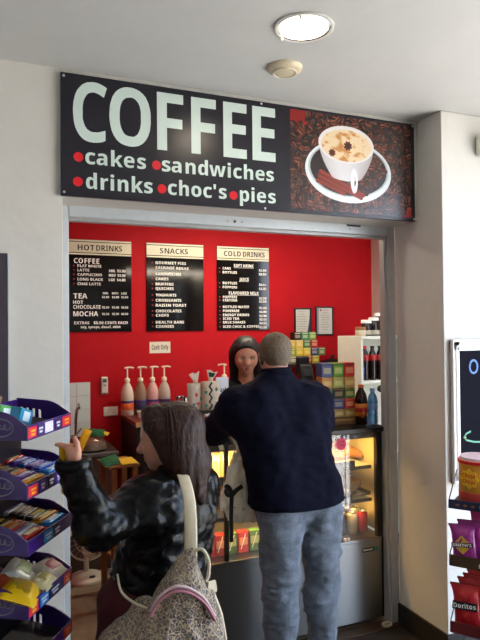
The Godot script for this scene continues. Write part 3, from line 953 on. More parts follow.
func build_bench() -> void:
	var lam := mat("bench_top", Color(0.42, 0.17, 0.13), 0.35, 0.0, {"tone": 0.2, "uv": 3.0})
	var dark := mat("bench_dark", Color(0.14, 0.07, 0.065), 0.55, 0.0, {"tone": 0.15, "uv": 3.0})
	var t := thing("back_bench", "dark red-brown bench along the red wall carrying the syrup bottles", "bench", Vector3(0.945, 0, BACK))
	part("bench_top", mb().span(Vector3(0, 1.01, 0.002), Vector3(2.37, 1.041, 0.55), 0.003), lam, t)
	part("edge_strip", mb().span(Vector3(0.0, 1.008, 0.55), Vector3(2.37, 1.042, 0.556), 0.001), mat("edge_cream", Color(0.72, 0.60, 0.42), 0.4), t)
	part("side_panel", mb().span(Vector3(0.01, 0, 0.01), Vector3(0.03, 1.01, 0.53), 0.001), dark, t)
	for k in 4:
		var d := part("door", mb().span(Vector3(0.035 + k * 0.58, 0.1, 0.515), Vector3(0.61 + k * 0.58, 1.0, 0.535), 0.003), dark, t)
		part("handle", mb().tube([Vector3(0.57 + k * 0.58, 0.8, 0.535), Vector3(0.57 + k * 0.58, 0.8, 0.555), Vector3(0.57 + k * 0.58, 0.9, 0.555), Vector3(0.57 + k * 0.58, 0.9, 0.535)], 0.005, 6), mat("steel_plain", Color(0.6, 0.6, 0.6), 0.3, 0.9), d)
	part("plinth", mb().span(Vector3(0.03, 0, 0.05), Vector3(2.36, 0.1, 0.48), 0.001), mat("black_plastic"), t)
	# sink cabinet left of the bench
	var s := thing("sink_cabinet", "low grey cabinet with a steel sink below the tiled splashback", "cabinet", Vector3(0.13, 0, BACK))
	part("body", mb().span(Vector3(0, 0, 0.01), Vector3(0.70, 0.80, 0.42), 0.003), mat("cabinet_grey", Color(0.30, 0.27, 0.25), 0.6), s)
	part("sink_top", mb().span(Vector3(0, 0.80, 0.002), Vector3(0.72, 0.83, 0.44), 0.004), mat("steel_plain"), s)
	part("tap", mb().tube([Vector3(0.46, 0.83, 0.07), Vector3(0.465, 1.02, 0.07), Vector3(0.475, 1.10, 0.08), Vector3(0.48, 1.14, 0.12), Vector3(0.475, 1.12, 0.17)], 0.012, 8), mat("chrome", Color(0.8, 0.8, 0.82), 0.12, 1.0), s)
	part("tap_lever", mb().tube([Vector3(0.46, 0.90, 0.08), Vector3(0.50, 0.96, 0.12)], 0.006, 6), mat("chrome"), s)
	var dr := thing("dish_rack", "dark wire dish rack with upturned cups beside the sink tap", "dish rack", Vector3(0.45, 0.831, -1.83))
	for k in 7:
		part("wire", mb().tube([Vector3(-0.10 + k * 0.035, 0, -0.08), Vector3(-0.10 + k * 0.035, 0.09, -0.09), Vector3(-0.10 + k * 0.035, 0.09, 0.09), Vector3(-0.10 + k * 0.035, 0, 0.08)], 0.004, 6), mat("black_plastic"), dr)
	part("rim", mb().tube([Vector3(-0.12, 0.09, -0.09), Vector3(0.12, 0.09, -0.09), Vector3(0.12, 0.09, 0.09), Vector3(-0.12, 0.09, 0.09)], 0.005, 6, true), mat("black_plastic"), dr)
	for k in 2:
		one("glass_cup", ["clear glass upturned in the dish rack next to the tap", "clear glass upturned in the dish rack nearer the bench"][k], "glass", mb().lathe([Vector2(0.0, 0.11), Vector2(0.03, 0.11), Vector2(0.037, 0.0), Vector2(0.034, 0.0), Vector2(0.028, 0.105), Vector2(0, 0.105)], 18), pane("cup_glass", Color(0.8, 0.85, 0.85), 0.25), Vector3(0.42 + 0.08 * k, 0.9255, -1.82 + 0.02 * k))

	# pump bottles
	var cols := [Color(0.82, 0.74, 0.66), Color(0.52, 0.42, 0.33), Color(0.80, 0.62, 0.60), Color(0.72, 0.66, 0.62), Color(0.80, 0.70, 0.60)]
	var lab := [Color(0.85, 0.38, 0.18), Color(0.20, 0.18, 0.34), Color(0.62, 0.24, 0.42), Color(0.30, 0.26, 0.30), Color(0.50, 0.30, 0.20)]
	var names := ["cream pump bottle of syrup with an orange label, at the bench end", "brown pump bottle of syrup with a dark blue label", "pinkish pump bottle of syrup with a purple label", "pale pump bottle of syrup beside the steel jug", "pump bottle half hidden by the dark-haired person behind the case"]
	for k in 5:
		var p := thing("pump_bottle", names[k], "pump bottle", Vector3([0.972, 1.075, 1.170, 1.262, 1.765][k], 1.0415, [-1.95, -1.95, -1.95, -1.94, -1.93][k]), [0.2, 0.1, 0.3, 0.0, 2.8][k], "pump bottles of syrup on the back bench")
		part("bottle", mb().lathe([Vector2(0, 0), Vector2(0.044, 0), Vector2(0.049, 0.008), Vector2(0.049, 0.15), Vector2(0.046, 0.18), Vector2(0.036, 0.215), Vector2(0.020, 0.245), Vector2(0.016, 0.252), Vector2(0.016, 0.265), Vector2(0, 0.265)], 24), mat("syrup%d" % k, cols[k], 0.25), p)
		part("label", mb().lathe([Vector2(0.0495, 0.045), Vector2(0.0502, 0.046), Vector2(0.0502, 0.095), Vector2(0.0495, 0.096)], 24), mat("syrup_label%d" % k, lab[k], 0.4), p)
		part("label_band", mb().lathe([Vector2(0.0495, 0.097), Vector2(0.0502, 0.098), Vector2(0.0502, 0.114), Vector2(0.0495, 0.115)], 24), mat("syrup_band", Color(0.24, 0.18, 0.45), 0.4), p)
		part("collar", mb().lathe([Vector2(0.018, 0.255), Vector2(0.021, 0.257), Vector2(0.021, 0.278), Vector2(0.012, 0.286), Vector2(0.008, 0.288), Vector2(0, 0.288)], 18), mat("pump_white", Color(0.86, 0.80, 0.70), 0.35), p)
		part("stem", mb().tube([Vector3(0, 0.285, 0), Vector3(0, 0.362, 0)], 0.007, 10), mat("pump_white"), p)
		part("nozzle", mb().tube([Vector3(-0.020, 0.362, 0), Vector3(0, 0.366, 0), Vector3(0.030, 0.366, 0.004), Vector3(0.050, 0.360, 0.008)], 0.0068, 8), mat("pump_white"), p)
	# steel jug, jar, small things by the bottles
	var jug := thing("steel_jug", "small stainless steel milk jug beside the pump bottles", "jug", Vector3(1.37, 1.0415, -1.80), -0.5)
	part("body", mb().lathe([Vector2(0, 0), Vector2(0.055, 0), Vector2(0.058, 0.01), Vector2(0.050, 0.09), Vector2(0.048, 0.125), Vector2(0.052, 0.14), Vector2(0.048, 0.139), Vector2(0.044, 0.12), Vector2(0.044, 0.02), Vector2(0, 0.015)], 28), mat("chrome"), jug)
	part("handle", mb().tube([Vector3(0.048, 0.12, 0), Vector3(0.085, 0.115, 0), Vector3(0.09, 0.06, 0), Vector3(0.055, 0.03, 0)], 0.006, 8), mat("chrome"), jug)
	part("spout", mb().prism(PackedVector2Array([Vector2(-0.045, 0.10), Vector2(-0.072, 0.142), Vector2(-0.045, 0.138)]), -0.014, 0.014), mat("chrome"), jug)
	for k in 2:
		one("white_jug_lid", ["small white cup in front of the cream pump bottle", "small white cup in front of the brown pump bottle"][k], "cup", mb().lathe([Vector2(0, 0), Vector2(0.020, 0), Vector2(0.027, 0.05), Vector2(0.025, 0.05), Vector2(0.018, 0.006), Vector2(0, 0.006)], 18), mat("white_plastic"), Vector3([1.035, 1.16][k], 1.0415, [-1.78, -1.76][k]))
	var jar := thing("glass_jar", "clear glass jar with a steel lid between steel jug and patterned bags", "jar", Vector3(1.52, 1.0415, -1.80))
	part("body", mb().lathe([Vector2(0, 0), Vector2(0.05, 0), Vector2(0.055, 0.012), Vector2(0.055, 0.12), Vector2(0.045, 0.14)], 24), pane("jar_glass", Color(0.85, 0.85, 0.8), 0.25), jar)
	part("lid", mb().lathe([Vector2(0, 0.137), Vector2(0.05, 0.137), Vector2(0.05, 0.16), Vector2(0.045, 0.165), Vector2(0, 0.165)], 24), mat("chrome"), jar)
	part("filling", mb().lathe([Vector2(0, 0.006), Vector2(0.048, 0.006), Vector2(0.05, 0.09), Vector2(0, 0.10)], 20), mat("brown_sugar", Color(0.55, 0.40, 0.27), 0.8), jar)

	# shelf on the red wall with small tea boxes
	var sh := thing("wall_shelf", "dark shelf on red wall below the certificates, stacked with tea boxes", "shelf", Vector3(2.30, 1.372, BACK))
	part("board", mb().span(Vector3(0, 0, 0.002), Vector3(0.72, 0.022, 0.24), 0.003), dark, sh)
	for x in [0.06, 0.66]:
		part("bracket", mb().span(Vector3(x - 0.01, -0.12, 0.002), Vector3(x + 0.01, 0, 0.014), 0.002), mat("black_plastic"), sh)
		part("bracket", mb().tube([Vector3(x, -0.1, 0.01), Vector3(x, 0.0, 0.18)], 0.007, 6), mat("black_plastic"), sh)
	var rows := [
		[["grey-green", Color(0.42, 0.47, 0.42)], ["dark green", Color(0.16, 0.36, 0.20)], ["brick red", Color(0.66, 0.22, 0.16)], ["yellow-green", Color(0.68, 0.66, 0.14)]],
		[["lime", Color(0.55, 0.66, 0.15)], ["lemon yellow", Color(0.86, 0.76, 0.15)], ["bright yellow", Color(0.88, 0.80, 0.22)], ["royal blue", Color(0.16, 0.24, 0.55)], ["white and green", Color(0.34, 0.52, 0.34)]],
		[["golden yellow", Color(0.88, 0.72, 0.28)], ["pale yellow", Color(0.88, 0.78, 0.42)], ["leaf green", Color(0.22, 0.48, 0.26)], ["scarlet", Color(0.78, 0.18, 0.16)]],
		[["black and gold", Color(0.10, 0.08, 0.06)], ["sea green", Color(0.30, 0.55, 0.42)], ["light green", Color(0.45, 0.66, 0.30)]]]
	var ord := ["bottom", "second", "third", "top"]
	var bx := B(Vector3(0, 0.034, 0), Vector3(0.068, 0.067, 0.075), 0.0015).mesh()
	var lb := B(Vector3(0, 0.030, 0.0378), Vector3(0.046, 0.026, 0.001), 0.0002).mesh()
	var tp := B(Vector3(0, 0.057, 0.0378), Vector3(0.052, 0.007, 0.001), 0.0002).mesh()
	for r in 4:
		for k in rows[r].size():
			var it = rows[r][k]
			var x: float = 2.372 + k * 0.0725 + [0.012, 0.0, 0.0, 0.055][r]
			var t2 := thing("tea_box", "%s tea box in the %s row on the wall shelf" % [it[0], ord[r]], "tea box", Vector3(x, 1.3945 + r * 0.0675, -1.93), 0.0, "tea boxes on the wall shelf")
			part("carton", bx, mat("tea_" + it[0], it[1], 0.5), t2)
			part("label", lb, mat("tea_label_" + it[0], it[1].lerp(Color(0.95, 0.92, 0.75), 0.6), 0.5), t2)
			part("print_band", tp, mat("tea_band", Color(0.90, 0.86, 0.72), 0.5), t2)
	var hat := thing("pan_lid", "black round pan lid lying at the shelf end beside tea boxes", "lid", Vector3(2.83, 1.3945, -1.99))
	part("lid", mb().lathe([Vector2(0, 0), Vector2(0.10, 0), Vector2(0.105, 0.006), Vector2(0.09, 0.014), Vector2(0.04, 0.03), Vector2(0, 0.033)], 28), mat("black_plastic"), hat)
	part("knob", mb().lathe([Vector2(0.008, 0.03), Vector2(0.008, 0.045), Vector2(0.02, 0.05), Vector2(0.02, 0.06), Vector2(0, 0.062)], 16), mat("black_plastic"), hat)

	# white open shelving unit at the right
	var wm := mat("shelf_white", Color(0.84, 0.85, 0.80), 0.45, 0.0, {"tone": 0.04, "uv": 2.0})
	var u := thing("shelf_unit", "white open shelving unit with soft drink bottles behind display case", "shelf unit", Vector3(2.60, 0, -1.535))
	part("side_panel", mb().span(Vector3(0, 0, 0), Vector3(0.022, 1.61, 0.33), 0.003), wm, u)
	part("side_panel", mb().span(Vector3(0.50, 0, 0), Vector3(0.522, 1.61, 0.33), 0.003), wm, u)
	part("back_panel", mb().span(Vector3(0.022, 0.02, 0.0), Vector3(0.50, 1.61, 0.012), 0.001), wm, u)
	part("top_panel", mb().span(Vector3(0.0, 1.61, 0.0), Vector3(0.522, 1.634, 0.335), 0.003), wm, u)
	for y in [0.1, 0.72, 1.27]:
		part("shelf", mb().span(Vector3(0.022, y, 0.012), Vector3(0.50, y + 0.024, 0.325), 0.003), wm, u)
	for x in [0.09, 0.165]:
		part("knob", mb().lathe([Vector2(0, 0), Vector2(0.026, 0.002), Vector2(0.028, 0.014), Vector2(0.018, 0.024), Vector2(0, 0.026)], 20, Transform3D(Basis(Vector3.RIGHT, PI / 2), Vector3(x + 0.08, 1.255 - x * 0.3, 0.326))), mat("black_plastic"), u)
	var cola := mat("cola_liquid", Color(0.07, 0.025, 0.02), 0.12)
	var lbl := [Color(0.62, 0.09, 0.10), Color(0.66, 0.10, 0.11), Color(0.58, 0.22, 0.20), Color(0.55, 0.2, 0.2)]
	var cap := [Color(0.78, 0.10, 0.10), Color(0.07, 0.07, 0.08), Color(0.32, 0.28, 0.27), Color(0.07, 0.07, 0.08)]
	var said := ["cola bottle with a red cap on the white shelf unit", "cola bottle with a black cap in the middle of the white shelf", "cola bottle with a grey cap and pale red label", "cola bottle with a black cap against the shelf unit's far side"]
	for k in 4:
		var b := thing("cola_bottle", said[k], "bottle", Vector3(2.668 + k * 0.070, 1.2945, -1.255), 0.0, "cola bottles on the white shelf unit")
		bottle_parts(b, 0.032, 0.262, cola, mat("cola_label%d" % k, lbl[k], 0.4), mat("cola_cap%d" % k, cap[k], 0.4), 0.150, 0.195)
	var bb := thing("drink_bottle", "blue drink bottle standing at the near end of white shelf", "bottle", Vector3(2.636, 1.2945, -1.235))
	bottle_parts(bb, 0.012, 0.16, mat("blue_drink", Color(0.08, 0.16, 0.42), 0.15), mat("blue_label", Color(0.10, 0.22, 0.50), 0.4), mat("cola_cap1"), 0.05, 0.10)
	# jars with white lids on top of the unit
	var jd := mat("jar_dark", Color(0.10, 0.07, 0.065), 0.25)
	for k in 4:
		var j := thing("coffee_jar", ["low cream jar on the white shelf unit, nearest the tea boxes", "dark jar with a white lid beside the low cream jar", "dark jar with white lid in the middle on white shelf unit", "tallest dark jar with white lid beside the aluminium frame"][k], "jar", Vector3(2.650 + [0.0, 0.066, 0.150, 0.218][k], 1.6345, -1.28 - 0.02 * k), 0.0, "jars on top of the white shelf unit")
		var h: float = [0.07, 0.125, 0.145, 0.18][k]
		part("jar", mb().lathe([Vector2(0, 0), Vector2(0.036, 0), Vector2(0.039, 0.005), Vector2(0.039, h - 0.03), Vector2(0.032, h - 0.018), Vector2(0, h - 0.018)], 24), mat("jar_cream", Color(0.80, 0.70, 0.55), 0.4) if k == 0 else jd, j)
		part("label", mb().lathe([Vector2(0.0392, 0.008), Vector2(0.0402, 0.009), Vector2(0.0402, 0.042), Vector2(0.0392, 0.043)], 24), mat("jar_label", Color(0.78, 0.75, 0.66), 0.5), j)
		part("lid", mb().lathe([Vector2(0.03, h - 0.028), Vector2(0.041, h - 0.026), Vector2(0.040, h - 0.004), Vector2(0.034, h), Vector2(0, h)], 24), mat("lid_white", Color(0.90, 0.90, 0.89), 0.35) if k > 0 else mat("lid_wood", Color(0.55, 0.38, 0.24), 0.6), j)

func bottle_parts(b: Node3D, r: float, h: float, liquid: Material, label: Material, cap: Material, l0: float, l1: float) -> void:
	part("bottle", mb().lathe([Vector2(0, 0), Vector2(r * 0.8, 0), Vector2(r, h * 0.03), Vector2(r, h * 0.22), Vector2(r * 0.92, h * 0.34), Vector2(r, h * 0.46), Vector2(r, h * 0.66), Vector2(r * 0.8, h * 0.78), Vector2(r * 0.45, h * 0.88), Vector2(r * 0.42, h * 0.93), Vector2(0, h * 0.93)], 20), liquid, b)
	part("label", mb().lathe([Vector2(r, l0), Vector2(r * 1.03, l0 + 0.001), Vector2(r * 1.03, l1 - 0.001), Vector2(r, l1)], 20), label, b)
	part("cap", mb().lathe([Vector2(r * 0.4, h * 0.925), Vector2(r * 0.5, h * 0.93), Vector2(r * 0.5, h * 0.995), Vector2(r * 0.42, h), Vector2(0, h)], 16), cap, b)

# ---------------------------------------------------------------- things on the floor at the left of the shop
func build_left_corner() -> void:
	var w := mat("fan_white", Color(0.86, 0.83, 0.77), 0.35)
	var t := thing("desk_fan", "white desk fan with round cage standing on the shop floor", "fan", Vector3(0.60, 0, -1.55), 0.12)
	var tilt := Transform3D(Basis(Vector3.RIGHT, PI / 2 - 0.15), Vector3(0, 0.30, 0.03))
	part("base", mb().lathe([Vector2(0, 0), Vector2(0.118, 0), Vector2(0.120, 0.012), Vector2(0.105, 0.03), Vector2(0.05, 0.045), Vector2(0.028, 0.06), Vector2(0, 0.06)], 32), w, t)
	part("switch_panel", B(Vector3(0.02, 0.041, 0.075), Vector3(0.036, 0.008, 0.018), 0.002, Basis(Vector3.RIGHT, 0.3)), mat("black_plastic"), t)
	part("post", mb().tube([Vector3(0, 0.05, 0), Vector3(0, 0.19, -0.01), Vector3(0, 0.28, -0.03)], 0.018, 12), w, t)
	part("motor", mb().lathe([Vector2(0, -0.10), Vector2(0.035, -0.09), Vector2(0.045, -0.05), Vector2(0.04, -0.01), Vector2(0, 0)], 20, tilt), w, t)
	var blade := PackedVector2Array()
	for k in 17:
		var a := TAU * k / 16.0
		blade.append(Vector2(0.078 + cos(a) * 0.055, sin(a) * 0.047 + 0.012 * cos(a)))
	blade.remove_at(16)
	for k in 3:
		part("blade", mb().prism(blade, -0.002, 0.002, Transform3D(tilt.basis * Basis(Vector3.RIGHT, -PI / 2) * Basis(Vector3.BACK, TAU * k / 3 + 0.5) * Basis(Vector3.RIGHT, 0.35), tilt * Vector3(0, 0.025, 0))), mat("fan_blade", Color(0.83, 0.79, 0.70), 0.4), t)
	part("hub", mb().lathe([Vector2(0.03, 0.005), Vector2(0.03, 0.035), Vector2(0.02, 0.045), Vector2(0, 0.048)], 18, tilt), w, t)
	for q in [[0.150, 0.02, 0.005], [0.146, 0.045, 0.0022], [0.10, 0.062, 0.0016], [0.05, 0.068, 0.003], [0.146, -0.01, 0.002]]:
		var ring := []
		for k in 36:
			ring.append(tilt * Vector3(cos(TAU * k / 36) * q[0], q[1], sin(TAU * k / 36) * q[0]))
		part("cage_ring", mb().tube(ring, q[2], 6, true), w, t)
	for k in 24:
		var c := Vector3(cos(TAU * k / 24), 0, sin(TAU * k / 24))
		part("cage_wire", mb().tube([tilt * (c * 0.150 + Vector3.UP * 0.02), tilt * (c * 0.142 + Vector3.UP * 0.048), tilt * (c * 0.10 + Vector3.UP * 0.062), tilt * (c * 0.02 + Vector3.UP * 0.07)], 0.0011, 4), w, t)
	# rustic wooden stand
	var wood := mat("pale_wood", Color(0.62, 0.44, 0.25), 0.65, 0.0, {"tone": 0.25, "uv": Vector3(9, 1.2, 9)})
	var s := thing("wooden_stand", "rough pale wooden two tier stand inside the shop entrance", "stand", Vector3(0.75, 0, -1.20), 0.12)
	for p in [[-0.060, -0.11], [0.075, -0.11], [-0.060, 0.11], [0.075, 0.10]]:
		part("leg", B(Vector3(p[0], 0.42, p[1]), Vector3(0.034, 0.84, 0.034), 0.004), wood, s)
	for x in [-0.028, 0.012, 0.045]:
		for y in [0.30, 0.68]:
			part("rung", B(Vector3(x, y, 0.11), Vector3(0.03, 0.03, 0.02), 0.003), wood, s)
	for k in 4:
		part("slat", B(Vector3(0.0, 0.851, -0.10 + k * 0.069), Vector3(0.20, 0.018, 0.06), 0.003), wood, s)
		part("slat", B(Vector3(0.008, 0.25, -0.10 + k * 0.069), Vector3(0.10, 0.018, 0.06), 0.003), wood, s)
	var gm := mat("green_cloth", Color(0.03, 0.36, 0.20), 0.75, 0.0, {"nrm": 0.4, "grain": "cloth", "uv": 20.0})
	var ym := mat("yellow_cloth", Color(0.86, 0.68, 0.03), 0.75, 0.0, {"nrm": 0.4, "grain": "cloth", "uv": 20.0})
	var sc := thing("green_gold_flag", "green and gold cloth bunting lying on the wooden stand", "bunting", Vector3(0.755, 0.861, -1.17), 0.12)
	part("green_pennant", mb().packet(0.13, 0.085, 0.02, Transform3D(Basis(Vector3.RIGHT, -PI / 2 + 0.5) * Basis(Vector3.BACK, 0.3), Vector3(-0.075, 0.025, 0.05)), 0.02, 8, 8, 0.01, 4), gm, sc)
	part("gold_pennant", mb().prism(PackedVector2Array([Vector2(-0.05, -0.035), Vector2(0.055, -0.03), Vector2(0.03, 0.035), Vector2(-0.055, 0.03)]), 0, 0.003, Transform3D(Basis(Vector3.RIGHT, -PI / 2 + 0.45), Vector3(0.03, 0.018, 0.08))), ym, sc)
	# a tray on a pot with more green and gold, seen behind the raised hand
	var pot := thing("food_cover", "clear domed food cover on a tray behind the raised hand", "food cover", Vector3(0.675, 0.831, -1.78))
	part("tray", mb().lathe([Vector2(0, 0), Vector2(0.10, 0), Vector2(0.115, 0.012), Vector2(0.112, 0.013), Vector2(0.098, 0.004), Vector2(0, 0.004)], 28), mat("black_plastic"), pot)
	part("dome", mb().lathe([Vector2(0.108, 0.013), Vector2(0.10, 0.06), Vector2(0.07, 0.10), Vector2(0.02, 0.115), Vector2(0, 0.116)], 28), pane("cover_plastic", Color(0.62, 0.56, 0.48), 0.4, 0.1), pot)
	var tw := thing("green_gold_towel", "green and gold towel draped over the clear food cover", "towel", Vector3(0.66, 0.948, -1.76))
	part("green_part", mb().packet(0.12, 0.075, 0.03, Transform3D(Basis(Vector3.RIGHT, -1.0) * Basis(Vector3.BACK, -0.2), Vector3(0.045, 0.012, 0.02)), 0.02, 8, 8, 0.012, 8), gm, tw)
	part("gold_part", mb().packet(0.06, 0.16, 0.028, Transform3D(Basis(Vector3.RIGHT, -0.45) * Basis(Vector3.BACK, -0.5), Vector3(-0.055, -0.02, 0.07)), 0.02, 8, 10, 0.012, 9), ym, tw)
	part("gold_corner", mb().packet(0.05, 0.035, 0.012, Transform3D(Basis(Vector3.RIGHT, -1.0) * Basis(Vector3.BACK, -0.5), Vector3(0.105, 0.005, 0.03)), 0.02, 6, 6, 0.006, 3), ym, tw)
	var ban := thing("yellow_cloth", "yellow cloth hanging from the raised hand of the leather jacket person", "cloth", Vector3(0.222, 1.20, 0.742))
	part("cloth", mb().packet(0.050, 0.145, 0.022, Transform3D(Basis(Vector3.UP, 0.5) * Basis(Vector3.BACK, 0.06), Vector3(-0.006, 0.075, 0)), -0.2, 10, 14, 0.016, 21), ym, ban)
	part("knot", mb().ball(Vector3(0.004, 0.140, 0.004), Vector3(0.014, 0.012, 0.012), 12), ym, ban)

# ---------------------------------------------------------------- the display case
func build_case() -> void:
	var steel := mat("brushed_steel", Color(0.55, 0.55, 0.55), 0.34, 1.0, {"tone": 0.10, "uv": Vector3(0.4, 60.0, 0.4), "anisotropy_enabled": true, "anisotropy": -0.9})
	var black := mat("case_black", Color(0.045, 0.042, 0.04), 0.35)
	var inner := mat("case_inner", Color(0.85, 0.80, 0.64), 0.45)
	var t := thing("display_case", "refrigerated glass display case with brushed steel base across the shop opening", "display case", Vector3(0, 0, 0))
	var L := 0.93
	var R := 2.13
	var zb := -0.92
	part("plinth", mb().span(Vector3(L + 0.03, 0.0, zb + 0.05), Vector3(R - 0.03, 0.035, CASE_Z - 0.06), 0.002), black, t)
	part("front_panel", mb().span(Vector3(L, 0.03, CASE_Z - 0.03), Vector3(R - 0.045, 0.478, CASE_Z), 0.004), steel, t)
	part("end_panel", mb().span(Vector3(R - 0.044, 0.03, CASE_Z - 0.035), Vector3(R, 0.49, CASE_Z - 0.004), 0.004), black, t)
	part("base_body", mb().span(Vector3(L, 0.03, zb), Vector3(R, 0.478, CASE_Z - 0.031), 0.003), mat("steel_dark", Color(0.35, 0.35, 0.35), 0.4, 0.9), t)
	part("sill", mb().span(Vector3(L, 0.478, zb), Vector3(R - 0.045, 0.497, CASE_Z + 0.004), 0.004), steel, t)
	part("top", mb().span(Vector3(L, 1.098, zb), Vector3(R, CASE_TOP, CASE_Z + 0.012), 0.004), black, t)
	for x in [L + 0.012, 1.127]:
		part("post", mb().span(Vector3(x - 0.011, 0.497, CASE_Z - 0.022), Vector3(x + 0.011, 1.098, CASE_Z), 0.002), black, t)
	part("post", mb().span(Vector3(R - 0.075, 0.49, CASE_Z - 0.03), Vector3(R - 0.045, 1.098, CASE_Z + 0.002), 0.002), black, t)
	part("post", mb().span(Vector3(R - 0.04, 0.49, CASE_Z - 0.05), Vector3(R, 1.098, CASE_Z - 0.01), 0.002), mat("steel_dark"), t)
	var gl := pane("case_glass", Color(1, 1, 1), 0.03)
	for g in [[L + 0.024, 1.116], [1.139, 1.846], [1.852, R - 0.076]]:
		part("pane", mb().span(Vector3(g[0], 0.498, CASE_Z - 0.012), Vector3(g[1], 1.097, CASE_Z - 0.006), 0.0006), gl, t)
	for y in [0.506, 1.085]:
		for x in [1.838, 1.861]:
			part("clip", B(Vector3(x, y, CASE_Z - 0.002), Vector3(0.014, 0.018, 0.012), 0.002), mat("clip_white", Color(0.85, 0.85, 0.86), 0.3), t)
	part("back_wall", mb().span(Vector3(L, 0.497, zb), Vector3(R, 1.098, zb + 0.02), 0.001), inner, t)
	for x in [L, R - 0.016]:
		part("end_wall", mb().span(Vector3(x, 0.497, zb + 0.02), Vector3(x + 0.016, 1.098, CASE_Z - 0.05), 0.001), inner, t)
	for y in [0.705, 0.895]:
		var s := part("shelf", mb().span(Vector3(L + 0.018, y - 0.008, zb + 0.022), Vector3(R - 0.08, y, CASE_Z - 0.05), 0.001), mat("shelf_glass_frosted", Color(0.70, 0.70, 0.62), 0.2), t)
		part("shelf_rail", mb().span(Vector3(L + 0.018, y - 0.016, CASE_Z - 0.052), Vector3(R - 0.08, y + 0.004, CASE_Z - 0.044), 0.001), black, s)
	# ticket strips
	for q in [[1.70, 1.935, 0.90, 0.035], [1.77, 1.915, 0.71, 0.028], [0.98, 1.25, 0.895, 0.03]]:
		part("ticket_strip", mb().span(Vector3(q[0], q[2], CASE_Z - 0.043), Vector3(q[1], q[2] + q[3], CASE_Z - 0.04), 0.0005), black, t)
	# lamp under the top
	part("lamp_valance", mb().span(Vector3(L + 0.024, 1.062, CASE_Z - 0.034), Vector3(R - 0.076, 1.0975, CASE_Z - 0.018), 0.002), black, t)
	part("lamp_holder", mb().span(Vector3(L + 0.03, 1.086, CASE_Z - 0.105), Vector3(R - 0.08, 1.097, CASE_Z - 0.075), 0.002), mat("white_metal"), t)
	part("lamp_tube", mb().lathe([Vector2(0, -0.52), Vector2(0.009, -0.52), Vector2(0.009, 0.52), Vector2(0, 0.52)], 12, Transform3D(Basis(Vector3.BACK, PI / 2), Vector3(1.48, 1.078, CASE_Z - 0.09))), glow("case_tube_glow", Color(1.0, 0.80, 0.42), 6.0), t)
	area("case_lamp", Vector3(1.48, 1.064, CASE_Z - 0.09), Vector2(1.05, 0.03), Color(1.0, 0.80, 0.44), 0.95, Vector3(-PI / 2 + 0.45, 0, 0), t)
	area("case_shelf_lamp", Vector3(1.48, 0.685, CASE_Z - 0.075), Vector2(1.05, 0.02), Color(1.0, 0.80, 0.44), 0.6, Vector3(-PI / 2 + 0.45, 0, 0), t)
	part("shelf_lamp_tube", mb().lathe([Vector2(0, -0.52), Vector2(0.006, -0.52), Vector2(0.006, 0.52), Vector2(0, 0.52)], 12, Transform3D(Basis(Vector3.BACK, PI / 2), Vector3(1.48, 0.692, CASE_Z - 0.062))), glow("case_tube_glow", Color.WHITE, 1.0), t)
	# maker's badge: dark plate, pale print, teal end
	var bd := part("badge", mb().span(Vector3(1.952, 0.418, CASE_Z), Vector3(2.055, 0.442, CASE_Z + 0.002), 0.0004), black, t)
	part("badge_end", mb().span(Vector3(2.028, 0.4185, CASE_Z + 0.002), Vector3(2.055, 0.4415, CASE_Z + 0.0028), 0.0002), mat("teal", Color(0.12, 0.45, 0.42), 0.4), bd)
	for k in 6:
		part("badge_print", mb().span(Vector3(1.958 + k * 0.0105, 0.426, CASE_Z + 0.002), Vector3(1.9655 + k * 0.0105, 0.435, CASE_Z + 0.0026), 0.0002), mat("print_white"), bd)
	# round pink price sticker with writing
	var st := thing("price_sticker", "round pink handwritten price sticker on the case glass", "sticker", Vector3(1.822, 1.045, CASE_Z - 0.0055))
	part("disc", disc(0.034, 0.001, 28), mat("pink_card", Color(0.95, 0.30, 0.45), 0.6, 0.0, {"backlight_enabled": true, "backlight": Color(0.5, 0.2, 0.3)}), st)
	for k in 2:
		var sc := []
		for q in 9:
			sc.append(Vector3(-0.019 + q * 0.0045 + 0.003 * k, 0.010 - k * 0.018 + [0.0, 0.007, -0.003, 0.006, 0.0, 0.008, -0.004, 0.005, 0.001][(q + k * 3) % 9], 0.0013))
		part("scribble", mb().tube(sc, 0.0014, 4, false, 0.0005, Vector3.BACK), mat("ink"), st)
	var kc := thing("power_cord_coil", "coiled pale cord lying beside the display case foot", "cord", Vector3(2.065, 0.012, -0.185))
	var coil := []
	for k in 44:
		coil.append(Vector3(cos(k * 0.42) * 0.03, 0.005 + k * 0.00022, sin(k * 0.42) * 0.018))
	part("cord", mb().tube(coil, 0.004, 6), mat("cream_plastic"), kc)

